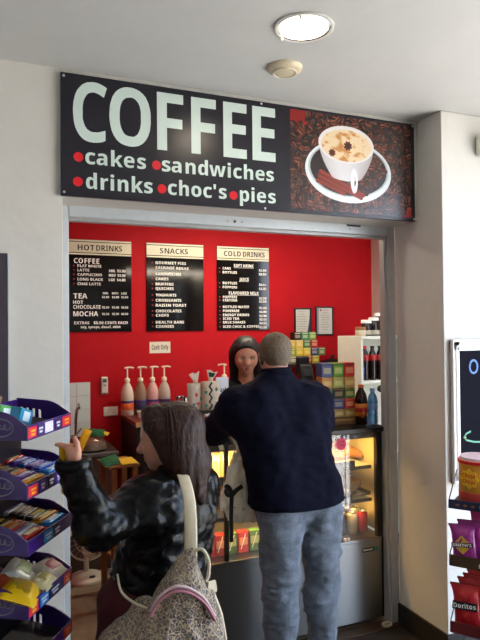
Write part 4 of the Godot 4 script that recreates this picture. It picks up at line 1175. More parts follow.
func build_case_contents() -> void:
	# wrapped sandwiches on the upper shelf
	var tri := PackedVector2Array([Vector2(-0.07, 0), Vector2(0.07, 0), Vector2(0.065, 0.012), Vector2(0.01, 0.12), Vector2(-0.01, 0.12), Vector2(-0.065, 0.012)])
	var bread := mat("bread", Color(0.86, 0.76, 0.55), 0.7, 0.0, {"tone": 0.12, "uv": 12.0})
	var fill := [mat("lettuce", Color(0.42, 0.52, 0.16), 0.6), mat("ham", Color(0.78, 0.48, 0.40), 0.6), mat("cheese", Color(0.88, 0.68, 0.20), 0.6)]
	var wrap := pane("clear_wrap", Color(0.95, 0.95, 0.9), 0.12, 0.12)
	for k in 8:
		var s := thing("sandwich_pack", "wrapped sandwich triangle, %s from the near end of the upper case shelf" % ["first", "second", "third", "fourth", "fifth", "sixth", "seventh", "last"][k], "sandwich", Vector3(0.99 + k * 0.056, 0.8955, -0.43), 0.0, "wrapped sandwiches in the display case")
		var xf := Transform3D(Basis(Vector3.UP, PI / 2 + 0.15) * Basis(Vector3.RIGHT, 0.22), Vector3(0, 0.004, 0))
		part("bread_slice", mb().prism(tri, 0.010, 0.022, xf), bread, s)
		part("filling", mb().prism(tri, -0.005, 0.010, xf.scaled_local(Vector3(0.97, 0.96, 1))), fill[k % 3], s)
		part("bread_slice", mb().prism(tri, -0.018, -0.005, xf), bread, s)
		part("wrapper", mb().prism(tri, -0.021, 0.025, xf.scaled_local(Vector3(1.05, 1.04, 1))), wrap, s)
	# juice bottles on the lower shelf
	for k in 4:
		var b := thing("juice_bottle", "small amber juice bottle, %s from the near end of middle case shelf" % ["first", "second", "third", "fourth"][k], "bottle", Vector3(0.995 + k * 0.062, 0.7055, -0.42 - (k % 2) * 0.03), 0.0, "amber juice bottles in the display case")
		bottle_parts(b, 0.027, 0.15, mat("amber_juice", Color(0.88, 0.56, 0.08), 0.15), mat("juice_label", Color(0.90, 0.66, 0.16), 0.4), mat("juice_cap", Color(0.9, 0.85, 0.75), 0.4), 0.075, 0.10)
	# cartons on the case floor
	var cc := [["red", Color(0.72, 0.12, 0.12)], ["red", Color(0.72, 0.12, 0.12)], ["dark red", Color(0.55, 0.10, 0.10)], ["green", Color(0.28, 0.42, 0.16)], ["red", Color(0.72, 0.12, 0.12)], ["green", Color(0.28, 0.42, 0.16)]]
	for k in 6:
		var c := thing("drink_carton", "%s drink carton on the case floor, %s from the case's near end" % [cc[k][0], ["first", "second", "third", "fourth", "fifth", "sixth"][k]], "carton", Vector3(0.99 + k * 0.066, 0.4975, -0.345 - (0.0 if k < 2 else 0.01)), 0.0, "drink cartons on the case floor")
		part("box", B(Vector3(0, 0.055, 0), Vector3(0.058, 0.11, 0.04), 0.002), mat("carton_" + cc[k][0], cc[k][1], 0.4), c)
		part("label", B(Vector3(0, 0.06, 0.0203), Vector3(0.046, 0.04, 0.0008), 0.0002), mat("carton_label_" + cc[k][0], cc[k][1].lerp(Color(0.95, 0.85, 0.55), 0.55), 0.4), c)
		part("straw", mb().tube([Vector3(-0.015, 0.02, 0.021), Vector3(0.012, 0.10, 0.021)], 0.002, 5), mat("straw_white", Color(0.9, 0.9, 0.85), 0.4), c)
	# cans at the right of the case floor
	var cn := 0
	for r in 3:
		for k in 4:
			var col: Array = [["red", Color(0.66, 0.07, 0.09)], ["silver", Color(0.72, 0.70, 0.66)], ["dark brown", Color(0.15, 0.08, 0.06)]][(r + k * 2) % 3]
			var d := thing("drink_can", "%s drink can on the case floor, %s row, %s from the seam" % [col[0], ["front", "middle", "rear"][r], ["first", "second", "third", "fourth"][k]], "can", Vector3(1.815 + k * 0.070, 0.4975, -0.36 - r * 0.085), 0.0, "%s drink cans in the display case" % col[0])
			part("can", mb().lathe([Vector2(0, 0.004), Vector2(0.024, 0), Vector2(0.033, 0.010), Vector2(0.033, 0.105), Vector2(0.027, 0.118)], 20), mat("can_" + col[0], col[1], 0.25, 0.5), d)
			part("lid", mb().lathe([Vector2(0.027, 0.117), Vector2(0.0285, 0.120), Vector2(0.026, 0.121), Vector2(0.025, 0.116), Vector2(0, 0.116)], 20), mat("chrome"), d)
			cn += 1
	# rolls and loaves
	var crust := mat("crust", Color(0.78, 0.55, 0.22), 0.55, 0.0, {"tone": 0.3, "uv": 9.0, "nrm": 0.3})
	var pale := mat("pale_crust", Color(0.84, 0.70, 0.40), 0.6, 0.0, {"tone": 0.25, "uv": 9.0, "nrm": 0.3})
	var plat := thing("bread_tray", "wide tray under bread rolls on the middle case shelf", "tray", Vector3(1.90, 0.7055, -0.53))
	part("tray_base", B(Vector3(0, 0.006, 0), Vector3(0.36, 0.010, 0.36), 0.003), mat("chrome"), plat)
	for x in [-0.18, 0.18]:
		part("tray_edge", B(Vector3(x, 0.012, 0), Vector3(0.008, 0.022, 0.36), 0.002), mat("chrome"), plat)
	var k2 := 0
	for p in [[1.80, -0.39, 0.0], [1.90, -0.40, 0.05], [1.84, -0.55, -0.1], [1.975, -0.50, 0.05], [2.045, -0.55, 0.0], [1.95, -0.74, 1.5]]:
		var big: bool = p[0] > 1.93
		var l := thing("bread_roll" if not big else "bread_loaf", ["flat bread roll at the front of the middle shelf by the glass seam", "second flat roll at the front of the middle shelf", "flat roll behind the front rolls on the middle shelf", "long golden loaf lying next to the rolls", "long golden loaf nearest the black case post", "long golden loaf at the back of the middle shelf"][k2], "bread", Vector3(p[0], 0.7175, p[1]), p[2])
		if big:
			part("crumb", blob([bone(Vector3(-0.01, 0.035, -0.09), Vector3(0.01, 0.038, 0.09), 0.03, 0.032)], 0.008, [[Vector3(0, 0.001, 0), Vector3.DOWN]]), pale, l)
			for q in 3:
				part("score", mb().tube([Vector3(-0.018, 0.066, -0.05 + q * 0.045), Vector3(0.018, 0.066, -0.03 + q * 0.045)], 0.003, 6), crust, l)
		else:
			part("crumb", blob([bone(Vector3(-0.02, 0.018, -0.03), Vector3(0.02, 0.018, 0.03), 0.03, 0.03, 0.02, Vector3.UP, 0.6)], 0.006, [[Vector3(0, 0.001, 0), Vector3.DOWN]]), pale, l)
			part("filling", B(Vector3(0, 0.016, 0), Vector3(0.085, 0.005, 0.10), 0.002), fill[k2 % 3], l)
		k2 += 1
	for p in [[1.90, -0.50, 0.3, 0], [2.04, -0.52, -0.2, 1], [2.00, -0.68, 0.4, 2]]:
		var c := thing("croissant", ["golden croissant on the upper case shelf under the pale light", "golden croissant on upper shelf nearest the black case post", "golden croissant at the back of the upper case shelf"][p[3]], "croissant", Vector3(p[0], 0.8955, p[1]), p[2])
		var bs := []
		for q in 7:
			var a := lerpf(-1.2, 1.2, q / 6.0)
			var rr: float = 0.012 + 0.024 * cos(a * 1.15)
			bs.append(bone(Vector3(sin(a) * 0.07, rr, 0.05 - cos(a) * 0.05), Vector3(sin(a) * 0.07 + 0.002, rr, 0.05 - cos(a) * 0.05), rr, rr, 0.006))
		part("pastry", blob(bs, 0.006), crust, c)
		part("glaze_ridge", mb().tube([Vector3(-0.03, 0.068, 0.005), Vector3(0, 0.074, -0.002), Vector3(0.03, 0.068, 0.005)], 0.003, 6), mat("crust"), c)

# ---------------------------------------------------------------- on top of the case
func build_case_top() -> void:
	# stacked tea boxes in a tan stand
	var stand := thing("tea_stand", "tan card display stand for tea boxes on the display case", "display stand", Vector3(1.80, CASE_TOP + 0.0005, -0.45), -0.05)
	var tan_m := mat("tan_card", Color(0.50, 0.36, 0.20), 0.6, 0.0, {"tone": 0.15, "uv": 6.0})
	part("base", B(Vector3(0.105, 0.022, 0), Vector3(0.235, 0.044, 0.09), 0.003), tan_m, stand)
	part("base_print", B(Vector3(0.105, 0.028, 0.0455), Vector3(0.20, 0.012, 0.001), 0.0002), mat("tan_print", Color(0.66, 0.50, 0.26), 0.6), stand)
	part("back_card", B(Vector3(0.105, 0.20, -0.042), Vector3(0.215, 0.31, 0.004), 0.001), tan_m, stand)
	var rows := [
		[["pale tan", Color(0.62, 0.50, 0.30)], ["buff", Color(0.66, 0.55, 0.34)], ["straw", Color(0.68, 0.54, 0.30)]],
		[["pink", Color(0.72, 0.24, 0.30)], ["cobalt blue", Color(0.16, 0.26, 0.52)], ["crimson", Color(0.72, 0.14, 0.18)]],
		[["emerald", Color(0.12, 0.42, 0.20)], ["dark brown", Color(0.17, 0.08, 0.06)], ["olive green", Color(0.34, 0.48, 0.22)]],
		[["apricot", Color(0.80, 0.55, 0.26)], ["pale green", Color(0.62, 0.66, 0.34)], ["sand", Color(0.78, 0.60, 0.34)]],
		[["slate blue", Color(0.28, 0.32, 0.52)], ["lime green", Color(0.42, 0.62, 0.16)], ["bright red", Color(0.78, 0.13, 0.14)]]]
	var hs := [0.048, 0.062, 0.062, 0.066, 0.083]
	var y := 0.045
	var ord := ["bottom", "second", "third", "fourth", "top"]
	for r in 5:
		var h: float = hs[r]
		var bx := B(Vector3(0, h * 0.5, 0), Vector3(0.070, h - 0.002, 0.078), 0.0015).mesh()
		var lb := B(Vector3(0, h * 0.45, 0.0394), Vector3(0.048, h * 0.42, 0.001), 0.0002).mesh()
		var tp := B(Vector3(0, h * 0.88, 0.0394), Vector3(0.066, h * 0.16, 0.001), 0.0002).mesh()
		for k in 3:
			var it = rows[r][k]
			var p := Vector3(0.030 + k * 0.0745, y, 0.002)
			var t := thing("tea_box", "%s tea box in the %s row of the tan stand" % [it[0], ord[r]], "tea box", stand.position + p.rotated(Vector3.UP, -0.05), -0.05, "tea boxes in the tan stand")
			part("carton", bx, mat("tea_" + it[0], it[1], 0.45), t)
			part("label", lb, mat("tea_label_" + it[0], it[1].lerp(Color(0.92, 0.84, 0.55), 0.55), 0.45), t)
			part("print_band", tp, mat("tea_top_" + it[0], it[1].lerp(Color(0.85, 0.6, 0.2), 0.4) if r != 4 else it[1] * 0.75, 0.45), t)
		y += h
	# bottles beside it
	var j := thing("juice_bottle", "dark juice bottle with red and yellow label on display case", "bottle", Vector3(2.035, CASE_TOP + 0.0005, -0.37))
	bottle_parts(j, 0.036, 0.235, mat("dark_juice", Color(0.16, 0.045, 0.03), 0.12), mat("juice_red_label", Color(0.80, 0.46, 0.12), 0.4), mat("juice_red_cap", Color(0.84, 0.42, 0.10), 0.4), 0.05, 0.125)
	part("label_patch", mb().lathe([Vector2(0.0372, 0.075), Vector2(0.0377, 0.076), Vector2(0.0377, 0.100), Vector2(0.0372, 0.101)], 20), mat("juice_patch", Color(0.68, 0.10, 0.12), 0.4), j)
	var w := thing("water_bottle", "clear blue water bottle at the end of the display case", "bottle", Vector3(2.095, CASE_TOP + 0.0005, -0.34))
	part("bottle", mb().lathe([Vector2(0, 0.004), Vector2(0.022, 0), Vector2(0.031, 0.008), Vector2(0.031, 0.05), Vector2(0.029, 0.055), Vector2(0.031, 0.06), Vector2(0.031, 0.075), Vector2(0.029, 0.08), Vector2(0.031, 0.085), Vector2(0.031, 0.135), Vector2(0.024, 0.168), Vector2(0.013, 0.186), Vector2(0.013, 0.20), Vector2(0, 0.20)], 24), mat("water_blue", Color(0.45, 0.66, 0.85, 0.35), 0.06, 0.0, {"refraction_enabled": true, "refraction_scale": 0.033}), w)
	part("cap", mb().lathe([Vector2(0.012, 0.194), Vector2(0.0155, 0.195), Vector2(0.0155, 0.213), Vector2(0, 0.214)], 18), mat("cap_blue", Color(0.55, 0.68, 0.85), 0.35), w)
	part("label", mb().lathe([Vector2(0.0312, 0.09), Vector2(0.0318, 0.091), Vector2(0.0318, 0.125), Vector2(0.0312, 0.126)], 24), pane("water_label", Color(0.55, 0.72, 0.9), 0.5, 0.2), w)
	# cash register behind the man's shoulder
	var blk := mat("black_plastic")
	var rg := thing("cash_register", "black cash register with a tilted display behind man's shoulder", "cash register", Vector3(1.88, CASE_TOP + 0.0005, -0.74), PI - 0.05)
	part("body", B(Vector3(0, 0.055, 0), Vector3(0.30, 0.11, 0.26), 0.008), blk, rg)
	part("drawer", B(Vector3(0, 0.03, 0.132), Vector3(0.27, 0.045, 0.006), 0.002), mat("grey_dark", Color(0.14, 0.14, 0.15), 0.4), rg)
	part("keyboard", B(Vector3(0, 0.125, 0.04), Vector3(0.26, 0.02, 0.16), 0.004, Basis(Vector3.RIGHT, 0.25)), mat("grey_dark"), rg)
	part("pole", mb().tube([Vector3(0.08, 0.1, -0.09), Vector3(0.08, 0.30, -0.09)], 0.012, 10), blk, rg)
	part("display", B(Vector3(0.08, 0.34, -0.09), Vector3(0.085, 0.115, 0.03), 0.006, Basis(Vector3.RIGHT, -0.15)), blk, rg)
	part("display_screen", B(Vector3(0.08, 0.335, -0.1085), Vector3(0.055, 0.035, 0.004), 0.001, Basis(Vector3.RIGHT, -0.15)), mat("lcd_grey"), rg)
	var ef := thing("card_terminal", "black card payment terminal beside the cash register", "card terminal", Vector3(1.765, CASE_TOP + 0.0005, -0.545), -0.2)
	part("stand", mb().tube([Vector3(0, 0, 0), Vector3(0, 0.24, 0)], 0.02, 10), blk, ef)
	part("body", B(Vector3(0, 0.285, 0), Vector3(0.08, 0.13, 0.04), 0.008, Basis(Vector3.RIGHT, -0.4)), blk, ef)
	part("screen", B(Vector3(0, 0.305, 0.031), Vector3(0.055, 0.04, 0.003), 0.001, Basis(Vector3.RIGHT, -0.4)), mat("grey_dark"), ef)
	# dark ledge with patterned paper bags, card and bowl
	var lg := thing("counter_ledge", "dark raised ledge on the display case behind leather jacket woman", "ledge", Vector3(1.16, CASE_TOP + 0.0005, -0.62))
	part("ledge_top", B(Vector3(0.06, 0.10, 0), Vector3(0.36, 0.018, 0.20), 0.004), mat("bench_dark"), lg)
	for x in [-0.10, 0.22]:
		part("support", B(Vector3(x, 0.045, 0), Vector3(0.018, 0.092, 0.18), 0.002), blk, lg)
	var kraft := mat("kraft_white", Color(0.84, 0.76, 0.66), 0.7, 0.0, {"tone": 0.05, "uv": 6.0})
	var green := mat("bag_green", Color(0.09, 0.17, 0.13), 0.7)
	for k in 2:
		var b := thing("paper_bag", ["cream paper gift bag with pink leaf print on the ledge", "cream paper gift bag with a black zigzag stripe on ledge"][k], "gift bag", Vector3([1.085, 1.165][k], CASE_TOP + 0.1105, [-0.62, -0.59][k]), [0.15, -0.05][k], "patterned gift bags on the ledge")
		var hh: float = [0.155, 0.165][k]
		part("bag", mb().packet(0.115, hh, 0.055, Transform3D(Basis(), Vector3(0, hh / 2, 0)), -0.3, 8, 10, 0.002, 5 + k), kraft, b)
		part("neck", mb().packet(0.030, 0.05, 0.016, Transform3D(Basis(), Vector3(0, hh + 0.005, 0)), 0.0, 6, 6), kraft, b)
		part("ruffle", mb().prism(PackedVector2Array([Vector2(-0.014, 0), Vector2(0.014, 0), Vector2(0.034, 0.045), Vector2(0.012, 0.036), Vector2(-0.008, 0.048), Vector2(-0.032, 0.044)]), -0.004, 0.004, Transform3D(Basis(Vector3.BACK, [0.25, -0.2][k]), Vector3(0, hh + 0.015, 0))), kraft, b)
		if k == 1:
			var zz := []
			for q in 8:
				zz.append(Vector3(-0.016 + 0.016 * (q % 2), 0.008 + q * 0.0215, 0.0285))
			part("zigzag_print", mb().tube(zz, 0.0055, 4, false, 0.001, Vector3.BACK), green, b)
			for q in 4:
				part("leaf_print", mb().prism(PackedVector2Array([Vector2(0, -0.013), Vector2(0.012, 0), Vector2(0, 0.013), Vector2(-0.012, 0)]), 0, 0.0008, Transform3D(Basis(Vector3.BACK, 0.5 * q), Vector3([0.026, -0.036, 0.028, -0.034][q], [0.12, 0.105, 0.04, 0.03][q], 0.026))), mat("print_leaf_green", Color(0.33, 0.47, 0.38), 0.7), b)
			part("ruffle_print", mb().prism(PackedVector2Array([Vector2(-0.012, 0.008), Vector2(0.012, 0.008), Vector2(0.022, 0.034), Vector2(-0.020, 0.034)]), 0, 0.001, Transform3D(Basis(Vector3.BACK, -0.2), Vector3(0, hh + 0.015, 0.0045))), green, b)
		else:
			for q in 5:
				part("leaf_print", mb().prism(PackedVector2Array([Vector2(0, -0.014), Vector2(0.011, 0), Vector2(0, 0.014), Vector2(-0.011, 0)]), 0, 0.0008, Transform3D(Basis(Vector3.BACK, 0.7 * q), Vector3([-0.01, 0.024, 0.002, -0.028, 0.03][q], [0.09, 0.065, 0.04, 0.035, 0.03][q], 0.0285))), mat("print_leaf_pink", Color(0.78, 0.22, 0.24), 0.7) if q % 2 == 0 else mat("print_leaf_green", Color(0.33, 0.47, 0.38), 0.7), b)
	var cd := thing("counter_card", "upright white card handwritten cash only on the counter ledge", "card", Vector3(1.240, CASE_TOP + 0.1105, -0.60), -0.15)
	part("card", B(Vector3(0, 0.105, 0), Vector3(0.074, 0.158, 0.004), 0.001), mat("white_card", Color(0.88, 0.89, 0.92), 0.5), cd)
	part("stand", B(Vector3(0, 0.014, 0), Vector3(0.07, 0.028, 0.04), 0.004), mat("grey_plastic"), cd)
	letters("Cash", Vector3(-0.029, 0.098, 0.003), 0.026, 0.058, mat("ink"), cd, "bold")
	letters("Only", Vector3(-0.027, 0.062, 0.003), 0.026, 0.052, mat("ink"), cd, "bold")
	var dz := thing("candy_jar", "small glass jar of orange sweets under the cash only card", "jar", Vector3(1.265, CASE_TOP + 0.1105, -0.545))
	part("jar", mb().lathe([Vector2(0, 0), Vector2(0.027, 0), Vector2(0.029, 0.005), Vector2(0.029, 0.032), Vector2(0.026, 0.038)], 20), pane("jar_glass", Color.WHITE, 0.2), dz)
	part("sweets", mb().lathe([Vector2(0, 0.003), Vector2(0.026, 0.003), Vector2(0.026, 0.018), Vector2(0, 0.022)], 18), mat("orange_sweets", Color(0.80, 0.36, 0.16), 0.5, 0.0, {"nrm": 1.0, "grain": "leather", "uv": 30.0}), dz)
	part("lid", mb().lathe([Vector2(0.027, 0.036), Vector2(0.030, 0.037), Vector2(0.030, 0.044), Vector2(0, 0.045)], 20), mat("pump_white"), dz)
	var bo := thing("takeaway_bowl", "black takeaway bowl with a white rim beside patterned bags", "bowl", Vector3(1.14, CASE_TOP + 0.0005, -0.47))
	part("bowl", mb().lathe([Vector2(0, 0), Vector2(0.035, 0), Vector2(0.05, 0.08), Vector2(0.05, 0.096), Vector2(0.047, 0.096), Vector2(0.032, 0.004), Vector2(0, 0.004)], 28), blk, bo)
	part("rim", mb().lathe([Vector2(0.049, 0.09), Vector2(0.054, 0.093), Vector2(0.054, 0.101), Vector2(0.045, 0.102), Vector2(0.045, 0.095)], 28), mat("lid_white", Color(0.90, 0.90, 0.89), 0.35), bo)
	part("label", mb().span(Vector3(-0.018, 0.022, 0.049), Vector3(0.018, 0.058, 0.0505), 0.0003), kraft, bo)

# ---------------------------------------------------------------- the confectionery rack at the left
const RACK_AT := Vector3(0.170, 0, 0.705)
const RACK_TURN := 1.0123     # 58 degrees: its front looks across the opening

func rack_point(p: Vector3) -> Vector3:
	return RACK_AT + p.rotated(Vector3.UP, RACK_TURN)

func wrapped_bar(l: float, w: float, h: float) -> ArrayMesh:
	var m := mb()
	m.box(Vector3.ZERO, Vector3(l * 0.86, h, w), h * 0.3)
	for s in [-1.0, 1.0]:
		m.box(Vector3(s * l * 0.46, 0, 0), Vector3(l * 0.1, 0.0015, w * 1.05), 0.0005)
	return m.mesh()

func build_confectionery_rack() -> void:
	var purple := mat("rack_purple", Color(0.21, 0.08, 0.42), 0.32, 0.0, {"tone": 0.06, "uv": 4.0})
	var deep := mat("rack_dark", Color(0.075, 0.05, 0.11), 0.4)
	var t := thing("confectionery_rack", "purple confectionery rack with five tilted trays of chocolate bars", "rack", RACK_AT, RACK_TURN)
	part("spine", mb().span(Vector3(-0.125, 0.02, -0.185), Vector3(0.125, 1.40, -0.165), 0.003), deep, t)
	part("base", B(Vector3(0, 0.015, -0.12), Vector3(0.30, 0.03, 0.32), 0.006), deep, t)
	var ys := [1.383, 1.213, 1.052, 0.872, 0.70]
	# outline of a side panel: low lip in front (z = 0), high back
	var top := []
	for k in 11:
		var s := k / 10.0
		top.append(Vector2(-0.19 * s, 0.042 + 0.036 * sin(minf(1.0, s * 2.2) * PI * 0.5) + 0.012 * s))
	var script := []
	for k in 41:
		var q := k / 40.0
		script.append(Vector3(-0.1435, 0.034 + 0.011 * (1.0 - 0.5 * q) * sin(q * 27.0) + 0.006 * sin(q * 3.0), -0.120 + q * 0.070 + 0.007 * cos(q * 27.0)))
	for i in 5:
		var tr := part("tray", mb().span(Vector3(-0.138, ys[i], -0.188), Vector3(0.138, ys[i] + 0.006, -0.001), 0.001), purple, t)
		part("tray_floor", B(Vector3(0, ys[i] + 0.022, -0.10), Vector3(0.272, 0.004, 0.186), 0.001, Basis(Vector3.RIGHT, 0.14)), deep, tr)
		part("back_wall", mb().span(Vector3(-0.138, ys[i], -0.19), Vector3(0.138, ys[i] + 0.085, -0.186), 0.001), purple, tr)
		# side panels; the plane of the outline is z-y
		var to_side := Basis(Vector3.BACK, Vector3.UP, Vector3.RIGHT)   # x of the outline runs along z, its depth along x
		for sx in [-1.0, 1.0]:
			if sx < 0.0:
				var solid := PackedVector2Array([Vector2(0, 0)])
				for p in top:
					solid.append(p)
				solid.append(Vector2(-0.19, 0))
				part("side_panel", mb().prism(solid, -0.142, -0.137, Transform3D(to_side, Vector3(0, ys[i], 0))), purple, tr)
			else:
				# the far panel has upright slots near the back
				var upper := PackedVector2Array()
				for p in top:
					upper.append(p)
				upper.append(Vector2(-0.19, 0.062))
				upper.append(Vector2(-0.105, 0.052))
				upper.append(Vector2(-0.09, 0.03))
				upper.append(Vector2(-0.09, 0.0))
				upper.append(Vector2(0, 0))
				part("side_panel", mb().prism(upper, 0.137, 0.142, Transform3D(to_side, Vector3(0, ys[i], 0))), purple, tr)
				part("side_rail", mb().span(Vector3(0.137, ys[i], -0.19), Vector3(0.142, ys[i] + 0.018, -0.09), 0.0005), purple, tr)
				for k in 5:
					part("slat", mb().span(Vector3(0.137, ys[i] + 0.017, -0.19 + k * 0.022), Vector3(0.142, ys[i] + 0.063 - k * 0.003, -0.178 + k * 0.022), 0.0005), purple, tr)
		part("front_lip", B(Vector3(0, ys[i] + 0.021, 0.001), Vector3(0.284, 0.044, 0.005), 0.002), purple, tr)
		# oval emblem on the near side panel
		var ov := []
		for k in 28:
			ov.append(Vector3(-0.1435, ys[i] + 0.036 + sin(TAU * k / 28) * 0.026, -0.085 + cos(TAU * k / 28) * 0.045))
		part("emblem_ring", mb().tube(ov, 0.0018, 5, true), mat("emblem_grey", Color(0.55, 0.53, 0.62), 0.4), tr)
		part("emblem_script", mb().tube(script.map(func(p): return p + Vector3(0, ys[i], 0)), 0.0016, 5), mat("emblem_grey"), tr)
		# price tickets on the lip
		var tk := []
		var red := Color(0.85, 0.16, 0.20)
		match i:
			0: tk = [[-0.115, 0.048, red], [-0.066, 0.034, Color(0.22, 0.17, 0.40)], [-0.014, 0.052, Color(0.86, 0.84, 0.86)], [0.046, 0.034, Color(0.18, 0.16, 0.30)], [0.105, 0.060, red]]
			1: tk = [[-0.112, 0.055, red], [-0.055, 0.030, Color(0.30, 0.24, 0.62)], [0.0, 0.036, Color(0.05, 0.05, 0.07)], [0.05, 0.034, Color(0.30, 0.22, 0.60)], [0.105, 0.054, red]]
			2: tk = [[-0.02, 0.055, Color(0.16, 0.56, 0.80)], [0.037, 0.046, Color(0.10, 0.14, 0.26)]]
			3: tk = [[-0.112, 0.055, red], [-0.048, 0.052, Color(0.16, 0.50, 0.72)], [0.022, 0.072, Color(0.12, 0.15, 0.26)], [0.105, 0.054, red]]
			4: tk = [[0.105, 0.054, red], [-0.112, 0.055, red]]
		for k in tk:
			var c: Color = k[2]
			var lb := part("price_ticket", B(Vector3(k[0], ys[i] + 0.021, 0.0042), Vector3(k[1], 0.032, 0.0015), 0.0003), mat("ticket_%s" % c.to_html(), c, 0.35), tr)
			if c == red:
				for q in 2:
					part("ticket_print", B(Vector3(k[0] + 0.002, ys[i] + 0.025 - q * 0.011, 0.0052), Vector3(k[1] * (0.55 - 0.12 * q), 0.006, 0.0006), 0.0001), mat("ticket_yellow", Color(0.95, 0.68, 0.16), 0.4), lb)
			elif c.r < 0.5:
				for q in 2:
					part("ticket_print", B(Vector3(k[0], ys[i] + 0.025 - q * 0.010, 0.0052), Vector3(k[1] * (0.7 - 0.2 * q), 0.006, 0.0006), 0.0001), mat("ticket_white", Color(0.84, 0.84, 0.90), 0.4), lb)
	# chewing gum boxes in the top tray
	for g in [["teal and white gum box tipped up in the top rack tray", Color(0.12, 0.55, 0.72), Vector3(-0.005, ys[0] + 0.052, -0.105), 0.3], ["green gum box at the back of the top rack tray", Color(0.30, 0.62, 0.30), Vector3(-0.06, ys[0] + 0.07, -0.14), 0.2]]:
		var b := thing("gum_box", g[0], "gum box", rack_point(g[2]), RACK_TURN, "gum boxes in the rack")
		b.rotation.x = 0.0
		part("carton", B(Vector3.ZERO, Vector3(0.075, 0.045, 0.06), 0.002, Basis(Vector3.BACK, -g[3]) * Basis(Vector3.RIGHT, 0.1)), mat("gum_" + g[0].substr(0, 4), g[1], 0.35), b)
		part("label", B(Basis(Vector3.BACK, -g[3]) * Basis(Vector3.RIGHT, 0.1) * Vector3(0, 0, 0.0305), Vector3(0.04, 0.03, 0.001), 0.0003, Basis(Vector3.BACK, -g[3]) * Basis(Vector3.RIGHT, 0.1)), mat("gum_white", Color(0.88, 0.92, 0.95), 0.35), b)
		part("top_print", B(Basis(Vector3.BACK, -g[3]) * Basis(Vector3.RIGHT, 0.1) * Vector3(0, 0.0228, 0), Vector3(0.05, 0.001, 0.035), 0.0003, Basis(Vector3.BACK, -g[3]) * Basis(Vector3.RIGHT, 0.1)), mat("gum_pale", Color(0.72, 0.86, 0.88), 0.35), b)
	one("tray_backing_card", "brown cardboard sheet leaning behind the gum boxes in rack", "cardboard", B(Vector3.ZERO, Vector3(0.16, 0.10, 0.004), 0.001, Basis(Vector3.BACK, -0.5)), mat("cardboard", Color(0.45, 0.36, 0.28), 0.8), rack_point(Vector3(-0.075, ys[0] + 0.10, -0.172)), RACK_TURN)
	# chocolate bars
	var kinds := [["blue", Color(0.10, 0.28, 0.62), Color(0.80, 0.88, 0.95)], ["purple", Color(0.27, 0.10, 0.48), Color(0.85, 0.80, 0.92)], ["black and yellow", Color(0.07, 0.06, 0.08), Color(0.90, 0.74, 0.14)], ["sky blue", Color(0.12, 0.50, 0.78), Color(0.92, 0.95, 0.98)], ["red", Color(0.70, 0.12, 0.12), Color(0.92, 0.80, 0.50)], ["gold", Color(0.76, 0.52, 0.12), Color(0.95, 0.88, 0.60)], ["dark brown", Color(0.20, 0.11, 0.08), Color(0.85, 0.72, 0.58)], ["silver", Color(0.68, 0.68, 0.72), Color(0.25, 0.25, 0.45)], ["orange", Color(0.85, 0.38, 0.08), Color(0.95, 0.85, 0.6)]]
	var lay := {1: [[3, 0, 1, 0, 1, 4], [5, 1, 8, 6, 2, 4]], 2: [[3, 5, 2, 6, 6, 7], [4, 7, 4, 8, 2, 6]]}
	var mesh_bar := wrapped_bar(0.125, 0.030, 0.016)
	var mesh_band := B(Vector3(0, 0.0082, 0), Vector3(0.062, 0.0012, 0.017), 0.0003).mesh()
	for tray in lay:
		for col in 2:
			for k in 6:
				var kd = kinds[lay[tray][col][k]]
				var z := -0.026 - k * 0.028
				var p := Vector3(0.068 - col * 0.136, ys[tray] + 0.040 + 0.0045 * k + (0.004 if k > 0 else 0.0), z)
				var where := "%s chocolate bar, %s from the lip, %s column of the %s rack tray" % [kd[0], ["first", "second", "third", "fourth", "fifth", "last"][k], ["far", "near"][col], ["", "second", "third"][tray]]
				var b := thing("chocolate_bar", where, "chocolate bar", rack_point(p), RACK_TURN + [0.04, -0.05, 0.02][(k + col) % 3], "chocolate bars in the rack")
				b.rotation.x = 0.0
				part("wrapper", mesh_bar, mat("wrap_" + kd[0], kd[1], 0.25, 0.1), b)
				part("label", mesh_band, mat("wrap_label_" + kd[0], kd[2], 0.3), b)
	# sweet bags in the fourth tray
	var sb := [["yellow sweet bag lying in the fourth rack tray near the lip", Color(0.84, 0.68, 0.06), Color(0.62, 0.50, 0.05), Vector3(-0.085, 0.06, -0.05), 0.16, 0.11], ["second yellow sweet bag, behind the first, in fourth rack tray", Color(0.80, 0.60, 0.08), Color(0.55, 0.2, 0.1), Vector3(-0.095, 0.07, -0.12), 0.14, 0.10], ["white sweet bag with green print in the fourth rack tray", Color(0.84, 0.84, 0.80), Color(0.35, 0.55, 0.30), Vector3(0.03, 0.067, -0.11), 0.15, 0.11], ["white and pink sweet bag by the far end of fourth rack tray", Color(0.80, 0.76, 0.70), Color(0.62, 0.20, 0.30), Vector3(0.085, 0.058, -0.05), 0.11, 0.09], ["pale cream sweet bag by the middle of fourth tray lip", Color(0.82, 0.78, 0.60), Color(0.60, 0.55, 0.25), Vector3(0.005, 0.052, -0.03), 0.10, 0.07], ["orange sweet bag at the back of the fourth rack tray", Color(0.84, 0.34, 0.08), Color(0.25, 0.12, 0.25), Vector3(-0.05, 0.08, -0.155), 0.12, 0.09]]
